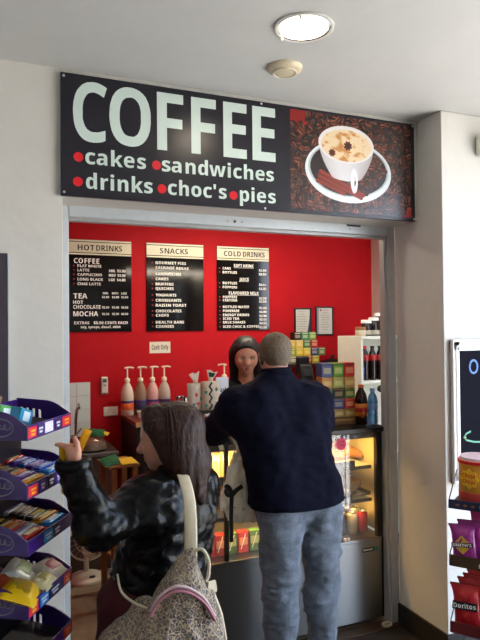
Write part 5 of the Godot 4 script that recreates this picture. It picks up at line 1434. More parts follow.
	for k in sb.size():
		var s = sb[k]
		var b := thing("sweet_bag", s[0], "sweet bag", rack_point(s[3] + Vector3(0, ys[3] - 0.006, 0)), RACK_TURN, "sweet bags in the rack")
		var xf := Transform3D(Basis(Vector3.UP, [0.3, -0.2, 0.25, -0.15, 0.1, 0.2][k]) * Basis(Vector3.RIGHT, -PI / 2 + [0.35, 0.4, 0.5, 0.4, 0.25, 0.6][k]), Vector3.ZERO)
		part("bag", mb().packet(s[4], s[5], 0.032, xf, 0.05, 10, 10, 0.004, 31 + k), mat("sweet_%d" % k, s[1], 0.3, 0.05), b)
		part("print_patch", mb().packet(s[4] * 0.5, s[5] * 0.45, 0.004, xf * Transform3D(Basis(), Vector3(0.01, 0, 0.0165)), 0.0, 6, 6), mat("sweet_print_%d" % k, s[2], 0.35), b)

# ---------------------------------------------------------------- the dark wall panel and the box high on the wall
func build_wall_fixtures() -> void:
	var n := thing("notice_panel", "dark grey wall panel with a pale edge beside the confectionery rack", "wall panel", Vector3(0, 0, 0.001))
	part("panel", mb().span(Vector3(-0.62, 0.95, 0), Vector3(0.066, 2.018, 0.018), 0.002), mat("panel_dark", Color(0.24, 0.21, 0.25), 0.5), n)
	part("edge", mb().span(Vector3(0.066, 0.95, 0), Vector3(0.074, 2.02, 0.020), 0.001), mat("frame_paint"), n)
	var e := thing("emergency_light", "white emergency light box high on the sunlit wall", "emergency light", Vector3(2.42, 2.60, 0.196))
	part("body", B(Vector3(0.12, 0.06, 0.03), Vector3(0.30, 0.11, 0.06), 0.012), mat("white_plastic"), e)
	part("lens", B(Vector3(0.12, 0.055, 0.062), Vector3(0.24, 0.07, 0.008), 0.003), mat("lens_grey", Color(0.8, 0.8, 0.8), 0.3), e)
	# chalkboard
	var c := thing("chalkboard", "dark chalkboard in a thick white moulded frame on the sunlit wall", "chalkboard", Vector3(2.195, 0.888, 0.196))
	var W := 0.62
	var H := 0.745
	var fm := mat("chalk_frame", Color(0.90, 0.89, 0.87), 0.45, 0.0, {"tone": 0.04, "uv": 5.0})
	for q in [[0.0, 0.0, W, 0.06], [0.0, H - 0.06, W, 0.06], [0.0, 0.0, 0.06, H], [W - 0.06, 0.0, 0.06, H]]:
		part("frame_rail", mb().span(Vector3(q[0], q[1], 0), Vector3(q[0] + q[2], q[1] + q[3], 0.016), 0.004), fm, c)
	for q in [[0.0, 0.0, W, 0.014], [0.0, H - 0.014, W, 0.014], [0.0, 0.0, 0.014, H], [W - 0.014, 0.0, 0.014, H]]:
		part("frame_bead", mb().span(Vector3(q[0], q[1], 0.0), Vector3(q[0] + q[2], q[1] + q[3], 0.030), 0.006), fm, c)
	for q in [[0.03, 0.03, W - 0.06, 0.012], [0.03, H - 0.042, W - 0.06, 0.012], [0.03, 0.03, 0.012, H - 0.06], [W - 0.042, 0.03, 0.012, H - 0.06]]:
		part("frame_bead", mb().span(Vector3(q[0], q[1], 0.0), Vector3(q[0] + q[2], q[1] + q[3], 0.023), 0.004), fm, c)
	part("slate", mb().span(Vector3(0.058, 0.058, 0.002), Vector3(W - 0.058, H - 0.058, 0.010), 0.001), mat("slate", Color(0.06, 0.06, 0.11), 0.8, 0.0, {"tone": 0.15, "uv": 5.0, "metallic_specular": 0.2}), c)
	var ring := []
	for k in 20:
		ring.append(Vector3(0.155 + cos(TAU * k / 20) * 0.026, 0.60 + sin(TAU * k / 20) * 0.034, 0.0105))
	part("chalk_mark", mb().tube(ring, 0.006, 6, true, 0.0008, Vector3.BACK), mat("chalk_blue", Color(0.42, 0.55, 0.78), 0.9), c)
	part("chalk_mark", mb().tube([Vector3(0.13, 0.262, 0.0105), Vector3(0.10, 0.252, 0.0105), Vector3(0.085, 0.235, 0.0105), Vector3(0.10, 0.218, 0.0105), Vector3(0.15, 0.205, 0.0105), Vector3(0.22, 0.20, 0.0105)], 0.005, 6, false, 0.0008, Vector3.BACK), mat("chalk_green", Color(0.45, 0.70, 0.60), 0.9), c)
	part("chalk_mark", mb().tube([Vector3(0.085, 0.235, 0.0105), Vector3(0.097, 0.228, 0.0105)], 0.007, 6, false, 0.0008, Vector3.BACK), mat("chalk_yellow", Color(0.75, 0.78, 0.50), 0.9), c)

# ---------------------------------------------------------------- the chip rack at the right
const CHIP_TURN := -0.9355    # -53.6 degrees

func build_chip_rack() -> void:
	var at := Vector3(2.010, 0, 0.630)
	var blk := mat("rack_black", Color(0.04, 0.04, 0.045), 0.4, 0.2)
	var t := thing("chip_rack", "black wire chip rack with card shelf lips by the sunlit wall", "rack", at, CHIP_TURN)
	var put := func(p: Vector3) -> Vector3: return at + p.rotated(Vector3.UP, CHIP_TURN)
	part("post", mb().span(Vector3(-0.012, 0.0, -0.172), Vector3(0.012, 1.30, -0.15), 0.003), blk, t)
	part("base", mb().span(Vector3(-0.16, 0, -0.17), Vector3(0.16, 0.02, 0.08), 0.004), blk, t)
	var lips := [["lip_navy", Color(0.075, 0.10, 0.26), 0.895, 0.035], ["lip_brown", Color(0.30, 0.20, 0.11), 0.640, 0.045], ["lip_red", Color(0.38, 0.05, 0.06), 0.345, 0.045], ["lip_navy", Color(0.07, 0.09, 0.25), 0.06, 0.045]]
	for l in lips:
		var s := part("shelf", mb().span(Vector3(-0.155, l[2], -0.15), Vector3(0.155, l[2] + 0.006, 0.03), 0.002), blk, t)
		part("lip", mb().span(Vector3(-0.158, l[2] - 0.006, 0.03), Vector3(0.158, l[2] + l[3], 0.036), 0.002), mat(l[0], l[1], 0.45), s)
		for x in [-0.155, 0.155]:
			part("brace", mb().tube([Vector3(x, l[2] + l[3], 0.03), Vector3(x, l[2] + 0.13, -0.15)], 0.0025, 6), blk, s)
		for k in 3:
			part("wire", mb().tube([Vector3(-0.155, l[2] + 0.003, -0.15 + k * 0.06), Vector3(0.155, l[2] + 0.003, -0.15 + k * 0.06)], 0.003, 5), blk, s)
	for k in 3:
		part("lip_print", mb().prism(PackedVector2Array([Vector2(-0.011, 0), Vector2(0, -0.006), Vector2(0.011, 0), Vector2(0, 0.006)]), 0, 0.001, Transform3D(Basis(), Vector3(-0.118 + k * 0.032, 0.909, 0.036))), mat("lip_gold", Color(0.55, 0.36, 0.16), 0.4), t)
	part("lip_emblem", mb().prism(PackedVector2Array([Vector2(-0.014, -0.01), Vector2(0.014, -0.01), Vector2(0.018, 0.006), Vector2(0, 0.014), Vector2(-0.018, 0.006)]), 0, 0.001, Transform3D(Basis(), Vector3(-0.01, 0.91, 0.036))), mat("lip_silver", Color(0.62, 0.64, 0.70), 0.4), t)
	part("price_tab", B(Vector3(-0.015, 0.655, 0.038), Vector3(0.035, 0.018, 0.002), 0.0005), mat("print_white"), t)
	# bags of chips
	var bag_specs := [
		["purple chip bag with a yellow diamond on the brown lipped shelf", "purple", Color(0.58, 0.13, 0.50), Vector3(-0.102, 0.647, -0.003), 0.115, 0.165, 0.0],
		["second purple chip bag, behind the diamond one, on brown lipped shelf", "purple", Color(0.58, 0.13, 0.50), Vector3(-0.080, 0.646, -0.062), 0.115, 0.17, 0.0],
		["pink chip bag at the back of brown lipped shelf", "pink", Color(0.75, 0.20, 0.45), Vector3(-0.040, 0.646, -0.115), 0.12, 0.205, 0.0],
		["orange chip bag next to the purple one on brown lipped shelf", "orange", Color(0.80, 0.46, 0.10), Vector3(0.035, 0.646, -0.004), 0.115, 0.165, 0.0],
		["dark red chip bag with white lettering in front of red lipped shelf", "red", Color(0.68, 0.06, 0.10), Vector3(-0.094, 0.352, -0.003), 0.125, 0.195, 0.0],
		["second dark red chip bag, right behind the lettered one", "red", Color(0.68, 0.06, 0.10), Vector3(-0.076, 0.351, -0.056), 0.125, 0.205, 0.0],
		["third dark red chip bag from the front of red lipped shelf", "red", Color(0.68, 0.06, 0.10), Vector3(-0.060, 0.351, -0.093), 0.125, 0.21, 0.0],
		["rearmost dark red chip bag on the red lipped shelf", "red", Color(0.68, 0.06, 0.10), Vector3(-0.050, 0.351, -0.128), 0.125, 0.22, 0.0],
		["green chip bag beside the lettered red bag", "green", Color(0.06, 0.30, 0.14), Vector3(0.050, 0.351, -0.004), 0.12, 0.185, 0.0],
		["blue and silver chip bag on the lowest shelf of the chip rack", "blue", Color(0.10, 0.22, 0.50), Vector3(-0.080, 0.067, -0.004), 0.125, 0.20, 0.0],
		["silver chip bag behind the blue one on the lowest shelf", "silver", Color(0.62, 0.64, 0.70), Vector3(-0.060, 0.067, -0.06), 0.125, 0.215, 0.0]]
	for k in bag_specs.size():
		var s = bag_specs[k]
		var b := thing("chip_bag", s[0], "chip bag", put.call(s[3]), CHIP_TURN, "chip bags in the rack")
		var h: float = s[5]
		var lean := Transform3D(Basis(Vector3.RIGHT, -0.10) * Basis(Vector3.BACK, [0.10, 0.05, -0.04, 0.0, 0.08, 0.05, 0.03, 0.02, -0.03, 0.0, 0.0][k]), Vector3(0, h * 0.5, 0))
		part("bag", mb().packet(s[4], h, 0.062 if k in [0, 3, 4, 8, 9] else 0.034, lean, 0.06, 12, 16, 0.006, 51 + k, 0.16), mat("chip_" + s[1], s[2], 0.28, 0.15), b)
		for e in [-1, 1]:
			part("seal", B(lean * Vector3(0, e * h * 0.49, 0), Vector3(s[4] * 1.02, h * 0.06, 0.002), 0.0006, lean.basis), mat("chip_seal_" + s[1], s[2] * 0.8, 0.3, 0.2), b)
		if k == 0:
			part("emblem", mb().prism(PackedVector2Array([Vector2(-0.042, 0), Vector2(0, -0.040), Vector2(0.042, 0), Vector2(0, 0.040)]), 0, 0.0015, lean * Transform3D(Basis(), Vector3(0, 0, 0.0325))), mat("chip_yellow", Color(0.80, 0.62, 0.12), 0.35), b)
			part("emblem_band", mb().prism(PackedVector2Array([Vector2(-0.046, -0.010), Vector2(0.046, -0.010), Vector2(0.046, 0.010), Vector2(-0.046, 0.010)]), 0, 0.0015, lean * Transform3D(Basis(), Vector3(0, 0, 0.034))), mat("chip_purple_dark", Color(0.24, 0.03, 0.24), 0.35), b)
			letters("SMITH'S", lean * Vector3(-0.040, -0.006, 0.0362), 0.012, 0.080, mat("print_white"), b, "bold", lean.basis.get_euler())
		if k == 4:
			part("emblem", mb().prism(PackedVector2Array([Vector2(-0.055, -0.014), Vector2(0.05, -0.018), Vector2(0.055, 0.016), Vector2(-0.05, 0.020)]), 0, 0.0015, lean * Transform3D(Basis(), Vector3(0, 0.012, 0.0325))), mat("chip_black", Color(0.05, 0.02, 0.025), 0.35), b)
			letters("Doritos", lean * Vector3(-0.048, 0.003, 0.0345), 0.020, 0.094, mat("print_white"), b, "bold", lean.basis.get_euler())
			part("emblem_triangle", mb().prism(PackedVector2Array([Vector2(-0.016, 0.008), Vector2(0.016, 0.008), Vector2(0, -0.016)]), 0, 0.0012, lean * Transform3D(Basis(), Vector3(0.0, -0.024, 0.032))), mat("chip_orange_red", Color(0.72, 0.16, 0.06), 0.35), b)
	# lollipop tub on the top shelf
	var tub := thing("lollipop_tub", "yellow lollipop tub with red flower logo on the chip rack top", "tub", put.call(Vector3(-0.040, 0.9015, -0.062)), CHIP_TURN)
	part("tub", mb().lathe([Vector2(0, 0), Vector2(0.086, 0), Vector2(0.09, 0.004), Vector2(0.088, 0.19), Vector2(0, 0.19)], 36), mat("tub_yellow", Color(0.80, 0.56, 0.16), 0.35), tub)
	part("rim", mb().lathe([Vector2(0.087, 0.185), Vector2(0.093, 0.187), Vector2(0.093, 0.199), Vector2(0.086, 0.201)], 36), mat("tub_red", Color(0.80, 0.08, 0.08), 0.35), tub)
	part("lid", mb().lathe([Vector2(0.086, 0.2), Vector2(0.084, 0.214), Vector2(0.0, 0.216)], 36), mat("tub_pink", Color(0.86, 0.74, 0.76), 0.4), tub)
	part("lower_print", mb().lathe([Vector2(0.0899, 0.006), Vector2(0.0906, 0.007), Vector2(0.0902, 0.062), Vector2(0.0894, 0.063)], 36), mat("tub_rose", Color(0.66, 0.16, 0.16), 0.4), tub)
	var fl := PackedVector2Array()
	for k in 40:
		var a := TAU * k / 40
		fl.append(Vector2(cos(a), sin(a)) * (0.040 + 0.005 * cos(a * 8.0)))
	var face := Basis(Vector3.UP, -0.35)
	part("logo_flower", mb().prism(fl, 0, 0.002, Transform3D(face, face * Vector3(0, 0.125, 0.0885))), mat("tub_bright", Color(0.92, 0.74, 0.14), 0.35), tub)
	for k in 2:
		letters(["Chupa", "Chups"][k], face * Vector3(-0.031 + k * 0.002, 0.131 - k * 0.026, 0.0915), 0.017, 0.060, mat("tub_red"), tub, "bold", Vector3(0, -0.35, 0))

# ---------------------------------------------------------------- people
func head_bones(c: Vector3, f: Vector3, s: float, neck: Vector3) -> Array:
	f = f.normalized()
	var r := f.cross(Vector3.UP).normalized()
	var u := r.cross(f).normalized()
	var P := func(x: float, y: float, z: float) -> Vector3: return c + (r * x + u * y + f * z) * s
	var o := [
		bone(P.call(0, 0.032, -0.030), P.call(0, 0.030, 0.022), 0.080 * s, 0.078 * s, 0.02),
		bone(P.call(0, -0.02, 0.03), P.call(0, -0.02, 0.045), 0.062 * s, 0.055 * s, 0.04 * s),
		bone(P.call(0, -0.05, 0.03), P.call(0, -0.088, 0.062), 0.054 * s, 0.030 * s, 0.035 * s),
		bone(P.call(-0.034, -0.028, 0.062), P.call(0.034, -0.028, 0.062), 0.026 * s, 0.026 * s, 0.03 * s),
		bone(P.call(0, -0.002, 0.088), P.call(0, -0.036, 0.112), 0.009 * s, 0.014 * s, 0.014 * s),
		bone(P.call(-0.011, -0.038, 0.099), P.call(0.011, -0.038, 0.099), 0.008 * s, 0.008 * s, 0.010 * s),
		bone(P.call(-0.036, 0.014, 0.078), P.call(0.036, 0.014, 0.078), 0.014 * s, 0.014 * s, 0.02 * s),
		bone(P.call(-0.018, -0.063, 0.088), P.call(0.018, -0.063, 0.088), 0.009 * s, 0.009 * s, 0.010 * s),
		bone(P.call(-0.016, -0.074, 0.086), P.call(0.016, -0.074, 0.086), 0.009 * s, 0.009 * s, 0.010 * s),
		bone(P.call(-0.030, -0.0055, 0.094), P.call(-0.030, -0.0055, 0.098), 0.013 * s, 0.012 * s, 0.012 * s, Vector3.ZERO, 1.0, true),
		bone(P.call(0.030, -0.0055, 0.094), P.call(0.030, -0.0055, 0.098), 0.013 * s, 0.012 * s, 0.012 * s, Vector3.ZERO, 1.0, true),
		bone(P.call(-0.014, -0.0685, 0.099), P.call(0.014, -0.0685, 0.099), 0.0022 * s, 0.0022 * s, 0.003 * s, Vector3.ZERO, 1.0, true),
		bone(P.call(0, -0.05, -0.02), neck, 0.050 * s, 0.056 * s, 0.03)]
	for e in [-1.0, 1.0]:
		o.append(bone(P.call(e * 0.079, 0.008, -0.002), P.call(e * 0.076, -0.030, 0.008), 0.020 * s, 0.013 * s, 0.006 * s, r, 0.4))
	return o

func face_parts(t: Node3D, c: Vector3, f: Vector3, s: float, lip: Color, brow: Color) -> void:
	f = f.normalized()
	var r := f.cross(Vector3.UP).normalized()
	var u := r.cross(f).normalized()
	var o := t.position
	var P := func(x: float, y: float, z: float) -> Vector3: return c + (r * x + u * y + f * z) * s - o
	for e in [-1.0, 1.0]:
		var eye := part("eye", mb().ball(P.call(e * 0.030, -0.005, 0.078), Vector3.ONE * 0.0125 * s, 14), mat("eye_white", Color(0.86, 0.83, 0.80), 0.2), t)
		part("iris", mb().ball(P.call(e * 0.030, -0.005, 0.0845), Vector3.ONE * 0.0068 * s, 12), mat("iris_brown", Color(0.16, 0.09, 0.05), 0.15), eye)
		part("eyelid", mb().tube([P.call(e * 0.018, -0.001, 0.0885), P.call(e * 0.030, 0.006, 0.0905), P.call(e * 0.043, -0.001, 0.083)], 0.0028 * s, 6), mat("lash_dark", Color(0.10, 0.06, 0.05), 0.6), t)
		part("eyebrow", mb().tube([P.call(e * 0.014, 0.016, 0.093), P.call(e * 0.030, 0.021, 0.090), P.call(e * 0.048, 0.014, 0.077)], 0.0038 * s, 6), mat("brow_%s" % brow.to_html(), brow, 0.8), t)
	part("lips", blob([bone(P.call(-0.020, -0.066, 0.090), P.call(0, -0.063, 0.0965), 0.0035 * s, 0.0058 * s, 0.004), bone(P.call(0, -0.063, 0.0965), P.call(0.020, -0.066, 0.090), 0.0058 * s, 0.0035 * s, 0.004), bone(P.call(-0.016, -0.0725, 0.090), P.call(0, -0.076, 0.0945), 0.0035 * s, 0.0062 * s, 0.004), bone(P.call(0, -0.076, 0.0945), P.call(0.016, -0.0725, 0.090), 0.0062 * s, 0.0035 * s, 0.004)], 0.0025), mat("lip_%s" % lip.to_html(), lip, 0.4), t)

# a hand: palm, four fingers of three joints each, thumb; w: wrist, d: towards the fingers, n: out of the back of the hand; curl 0..1
func hand_bones(w: Vector3, d: Vector3, n: Vector3, side: float, s: float, curl: Array, spread := 0.06) -> Array:
	d = d.normalized()
	n = (n - d * n.dot(d)).normalized()
	var x := d.cross(n).normalized() * side      # towards the thumb
	var o := [bone(w - d * 0.03 * s, w + d * 0.02 * s, 0.026 * s, 0.025 * s, 0.02, n, 0.75)]
	var lens := [0.070, 0.078, 0.072, 0.056]
	for k in 4:
		var off := (0.030 - k * 0.019) * s
		var root := w + d * (0.085 - 0.005 * absf(k - 1.2)) * s + x * off
		o.append(bone(w + d * 0.015 * s + x * off * 0.6, root, 0.017 * s, 0.0125 * s, 0.016))
		var dir := (d + x * (1.2 - k) * spread).normalized()
		var p := root
		var a: float = curl[k]
		for q in 3:
			dir = (dir.rotated(x, -side * a * [0.7, 1.15, 0.8][q])).normalized()
			var e: Vector3 = p + dir * lens[k] * s * [0.45, 0.31, 0.24][q]
			o.append(bone(p, e, (0.0098 - 0.0009 * q) * s, (0.0090 - 0.0010 * q) * s, 0.003))
			p = e
	var tr := w + d * 0.022 * s + x * 0.022 * s
	var t1 := tr + (d * 0.55 + x * 0.75 - n * 0.25).normalized() * 0.038 * s
	var t2: Vector3 = t1 + (d * 0.85 + x * 0.45 - n * 0.3 * curl[4]).normalized() * 0.032 * s
	var t3: Vector3 = t2 + (d * 0.95 + x * 0.15 - n * 0.5 * curl[4]).normalized() * 0.026 * s
	o.append_array([bone(tr, t1, 0.017 * s, 0.0125 * s, 0.014), bone(t1, t2, 0.0115 * s, 0.0105 * s, 0.004), bone(t2, t3, 0.0105 * s, 0.0085 * s, 0.003)])
	return o

func shrunk(c: Vector3, s: float, bones: Array) -> Array:
	for o in bones:
		o.a = c + (o.a - c) * s
		o.b = c + (o.b - c) * s
		o.ra *= s
		o.rb *= s
	return bones

# locks laid over a head of hair: from the crown down to the given length
func strands(m: MB, hc: Vector3, r: Vector3, u: Vector3, f: Vector3, count: int, reach: float, length: float, sd: int, wide: float, at: Vector3) -> MB:
	var g := RandomNumberGenerator.new()
	g.seed = sd
	for k in count:
		var a := g.randf_range(-reach, reach)
		var d := r * sin(a) - f * cos(a)
		var b := hc - f * 0.010 - at
		var w := wide * g.randf_range(0.96, 1.05)
		var l := length * g.randf_range(0.75, 1.05)
		var sway := (r * cos(a) + f * sin(a)) * g.randf_range(-0.012, 0.012)
		m.tube(soft([b + u * 0.118 + d * 0.012, b + u * 0.100 + d * w * 0.62, b + u * 0.040 + d * w, b - u * 0.04 + d * w * 1.02 + sway * 0.5, b - u * (0.04 + (l - 0.04) * 0.55) + d * w * 0.98 + sway, b - u * l + d * w * 0.78 + sway * 1.6], 4), 0.0055, 5, false, 0.0035, Vector3.UP, 0.35)
	return m

func build_man() -> void:
	var at := Vector3(1.31, 0, 0.19)
	var t := thing("person", "person in a navy jacket and blue jeans leaning on the display case", "person", at)
	var skin := mat("skin_fair", Color(0.80, 0.58, 0.48), 0.5, 0.0, {"tone": 0.06, "uv": 20.0, "subsurf_scatter_enabled": true, "subsurf_scatter_strength": 0.1})
	var hc := Vector3(1.268, 1.565, 0.045)
	var f := Vector3(0.22, -0.26, -0.95)
	var neck := Vector3(1.245, 1.46, 0.10)
	var lsh := Vector3(1.045, 1.340, 0.110)
	var rsh := Vector3(1.440, 1.335, 0.110)
	var lel := Vector3(1.035, 1.192, -0.175)
	var rel := Vector3(1.615, 1.190, -0.115)
	var lwr := Vector3(1.255, 1.178, -0.40)
	var rwr := Vector3(1.475, 1.178, -0.42)
	var body := blob([bone(neck, Vector3(1.25, 1.30, 0.13), 0.055, 0.10, 0.05), bone(Vector3(1.17, 1.31, 0.12), Vector3(1.32, 1.31, 0.12), 0.085, 0.085, 0.05), bone(Vector3(1.25, 1.3, 0.13), Vector3(1.31, 0.92, 0.19), 0.11, 0.11, 0.05), bone(lsh, lel, 0.055, 0.045), bone(lel, lwr, 0.042, 0.030), bone(rsh, rel, 0.055, 0.045), bone(rel, rwr, 0.042, 0.030), bone(Vector3(1.22, 0.9, 0.19), Vector3(1.204, 0.50, 0.21), 0.09, 0.06), bone(Vector3(1.204, 0.5, 0.21), Vector3(1.21, 0.09, 0.19), 0.058, 0.04), bone(Vector3(1.40, 0.9, 0.19), Vector3(1.421, 0.49, 0.20), 0.09, 0.06), bone(Vector3(1.421, 0.49, 0.20), Vector3(1.425, 0.09, 0.18), 0.058, 0.04)], 0.018, [], [], null, at)
	blob(head_bones(hc, f, 0.94, neck), 0.0055, [], [], body, at)
	blob(hand_bones(lwr, Vector3(0.9, -0.02, -0.25), Vector3(0, 1, 0), -1.0, 1.0, [0.3, 0.35, 0.4, 0.4, 0.3]), 0.004, [], [], body, at)
	blob(hand_bones(rwr, Vector3(-0.9, -0.02, -0.3), Vector3(0, 1, 0), 1.0, 1.0, [0.3, 0.35, 0.4, 0.4, 0.3]), 0.004, [], [], body, at)
	part("body", body, skin, t)
	face_parts(t, hc, f, 0.94, Color(0.66, 0.38, 0.34), Color(0.40, 0.34, 0.28))
	# short grey-brown hair round the back of the head
	var fn := f.normalized()
	var r := fn.cross(Vector3.UP).normalized()
	var u := r.cross(fn)
	part("hair", blob([bone(hc + u * 0.032 - fn * 0.030, hc + u * 0.033 + fn * 0.020, 0.0790, 0.0765, 0.02), bone(hc - u * 0.02 - fn * 0.040, hc - u * 0.055 - fn * 0.034, 0.057, 0.045, 0.03), bone(hc - r * 0.061 - u * 0.0 - fn * 0.005, hc - r * 0.065 - u * 0.03 + fn * 0.005, 0.02, 0.012, 0.02), bone(hc + r * 0.061 - fn * 0.005, hc + r * 0.065 - u * 0.03 + fn * 0.005, 0.02, 0.012, 0.02)], 0.005, [[hc + fn * 0.058 + u * 0.03, fn - u * 0.25], [hc - u * 0.060, -u]], [0.004, Vector3(70, 70, 70), 4, true], null, at), mat("hair_grey_brown", Color(0.50, 0.42, 0.33), 0.7, 0.0, {"tone": 0.45, "uv": Vector3(40, 14, 40), "nrm": 0.7, "grain": "hair"}), t)
	# navy jacket
	var navy := mat("navy_fleece", Color(0.05, 0.055, 0.13), 0.92, 0.0, {"metallic_specular": 0.24, "tone": 0.2, "uv": 6.0, "nrm": 0.35, "grain": "cloth", "rim_enabled": true, "rim": 0.06, "rim_tint": 0.8})
	var jk := [
		bone(Vector3(1.07, 1.350, 0.10), Vector3(1.245, 1.40, 0.10), 0.082, 0.085, 0.06),
		bone(Vector3(1.245, 1.40, 0.10), Vector3(1.42, 1.345, 0.10), 0.085, 0.082, 0.06),
		bone(Vector3(1.135, 1.285, 0.125), Vector3(1.35, 1.285, 0.125), 0.138, 0.138, 0.08),
		bone(Vector3(1.17, 1.12, 0.160), Vector3(1.36, 1.12, 0.160), 0.128, 0.128, 0.10),
		bone(Vector3(1.205, 0.96, 0.190), Vector3(1.405, 0.96, 0.185), 0.125, 0.125, 0.08),
		bone(Vector3(1.215, 0.86, 0.190), Vector3(1.405, 0.86, 0.185), 0.130, 0.130, 0.06),
		bone(Vector3(1.245, 1.40, 0.10), Vector3(1.245, 1.485, 0.088), 0.095, 0.068, 0.04),
		bone(lsh, lel, 0.088, 0.070, 0.06), bone(lel, lwr, 0.066, 0.050, 0.03),
		bone(rsh, rel, 0.088, 0.070, 0.06), bone(rel, rwr, 0.066, 0.050, 0.03)]
	var cuts := [[Vector3(1.3, 0.895, 0.19), Vector3.DOWN], [Vector3(1.245, 1.492, 0.09), Vector3(0, 1, -0.35), Vector3(1.245, 1.49, 0.09), 0.13]]
	part("jacket", blob(jk, 0.0115, cuts, [[0.016, Vector3(5.5, 3.5, 5.5), 12, false], [0.006, Vector3(9, 14, 9), 13, true]], null, at), navy, t)
	var col := []
	for k in 19:
		var a := lerpf(-2.5, 2.5, k / 18.0) + PI / 2
		col.append(Vector3(1.247 + cos(a) * 0.070, 1.487 + 0.008 * sin(a), 0.092 + sin(a) * 0.066) - at)
	part("collar", mb().tube(col, 0.010, 8, false, 0.024), navy, t)
	part("hem_band", mb().tube(ring_path(Vector3(1.308, 0.906, 0.188) - at, 0.229, 0.132), 0.008, 8, true, 0.014), navy, t)
	# jeans
	var denim := mat("denim", Color(0.47, 0.51, 0.565), 0.8, 0.0, {"tone": 0.28, "uv": 3.5, "nrm": 0.5, "grain": "cloth"})
	part("jeans", blob([bone(Vector3(1.225, 0.90, 0.19), Vector3(1.395, 0.90, 0.185), 0.118, 0.118, 0.05), bone(Vector3(1.21, 0.84, 0.20), Vector3(1.204, 0.50, 0.212), 0.107, 0.084, 0.035), bone(Vector3(1.204, 0.50, 0.212), Vector3(1.21, 0.06, 0.19), 0.080, 0.072, 0.02), bone(Vector3(1.415, 0.84, 0.195), Vector3(1.421, 0.49, 0.20), 0.107, 0.084, 0.035), bone(Vector3(1.421, 0.49, 0.20), Vector3(1.425, 0.06, 0.18), 0.080, 0.072, 0.02)], 0.011, [[Vector3(0, 0.985, 0), Vector3.UP], [Vector3(0, 0.03, 0), Vector3.DOWN]], [[0.020, Vector3(6, 6, 6), 7, false], [0.009, Vector3(9, 24, 9), 8, true]], null, at), denim, t)
	for s in [[1.21, 0.19], [1.425, 0.18]]:
		part("shoe", blob([bone(Vector3(s[0], 0.045, s[1] + 0.03), Vector3(s[0], 0.05, s[1] - 0.05), 0.045, 0.045, 0.02), bone(Vector3(s[0], 0.045, s[1] - 0.05), Vector3(s[0], 0.038, s[1] - 0.17), 0.045, 0.04, 0.03)], 0.009, [[Vector3(0, 0.001, 0), Vector3.DOWN]], [], null, at), mat("shoe_brown", Color(0.16, 0.11, 0.08), 0.5), t)
	# the cloth bag on his arm
	var bag := thing("cloth_bag", "off-white cloth bag with black drawstring hanging from the navy sleeve", "bag", Vector3(1.05, 0.78, 0.0))
	var bo := Vector3(1.05, 0.78, 0.0)
	var cot := mat("cotton", Color(0.95, 0.93, 0.86), 0.85, 0.0, {"tone": 0.1, "uv": 5.0, "nrm": 0.5, "grain": "cloth", "backlight_enabled": true, "backlight": Color(0.55, 0.52, 0.42)})
	part("sack", blob([bone(Vector3(1.101, 1.130, 0.005), Vector3(1.081, 1.020, 0.025), 0.026, 0.05, 0.04), bone(Vector3(1.081, 1.020, 0.025), Vector3(1.066, 0.920, 0.045), 0.055, 0.072, 0.05, Vector3.BACK, 0.75), bone(Vector3(1.046, 0.900, 0.045), Vector3(1.156, 0.875, 0.055), 0.068, 0.070, 0.05, Vector3.BACK, 0.8), bone(Vector3(1.056, 0.840, 0.045), Vector3(1.116, 0.845, 0.055), 0.050, 0.055, 0.05, Vector3.BACK, 0.8)], 0.008, [], [0.022, Vector3(26, 5, 26), 17, true], null, bo), cot, bag)
	part("strap", mb().tube(soft([Vector3(1.111, 1.120, 0.000) - bo, Vector3(1.050, 1.220, -0.140) - bo, Vector3(1.033, 1.265, -0.175) - bo, Vector3(1.054, 1.100, -0.125) - bo]), 0.016, 8, false, 0.004), cot, bag)
	var cord := mat("black_cord", Color(0.03, 0.03, 0.035), 0.6)
	part("drawstring", mb().tube([Vector3(1.010, 0.945, 0.112) - bo, Vector3(1.008, 0.84, 0.108) - bo, Vector3(1.010, 0.73, 0.105) - bo], 0.003, 8, false, 0.010), cord, bag)
	part("bow", mb().tube(soft([Vector3(1.012, 0.945, 0.114) - bo, Vector3(1.000, 0.975, 0.112) - bo, Vector3(0.985, 0.985, 0.108) - bo, Vector3(0.988, 0.950, 0.110) - bo, Vector3(1.012, 0.942, 0.114) - bo]), 0.004, 8, false, 0.010), cord, bag)
	part("bow", mb().tube(soft([Vector3(1.012, 0.945, 0.114) - bo, Vector3(1.032, 0.965, 0.116) - bo, Vector3(1.062, 0.980, 0.116) - bo]), 0.004, 8, false, 0.011), cord, bag)

func ring_path(c: Vector3, rx: float, rz: float, n := 32) -> Array:
	var o := []
	for k in n:
		o.append(c + Vector3(cos(TAU * k / n) * rx, 0, sin(TAU * k / n) * rz))
	return o

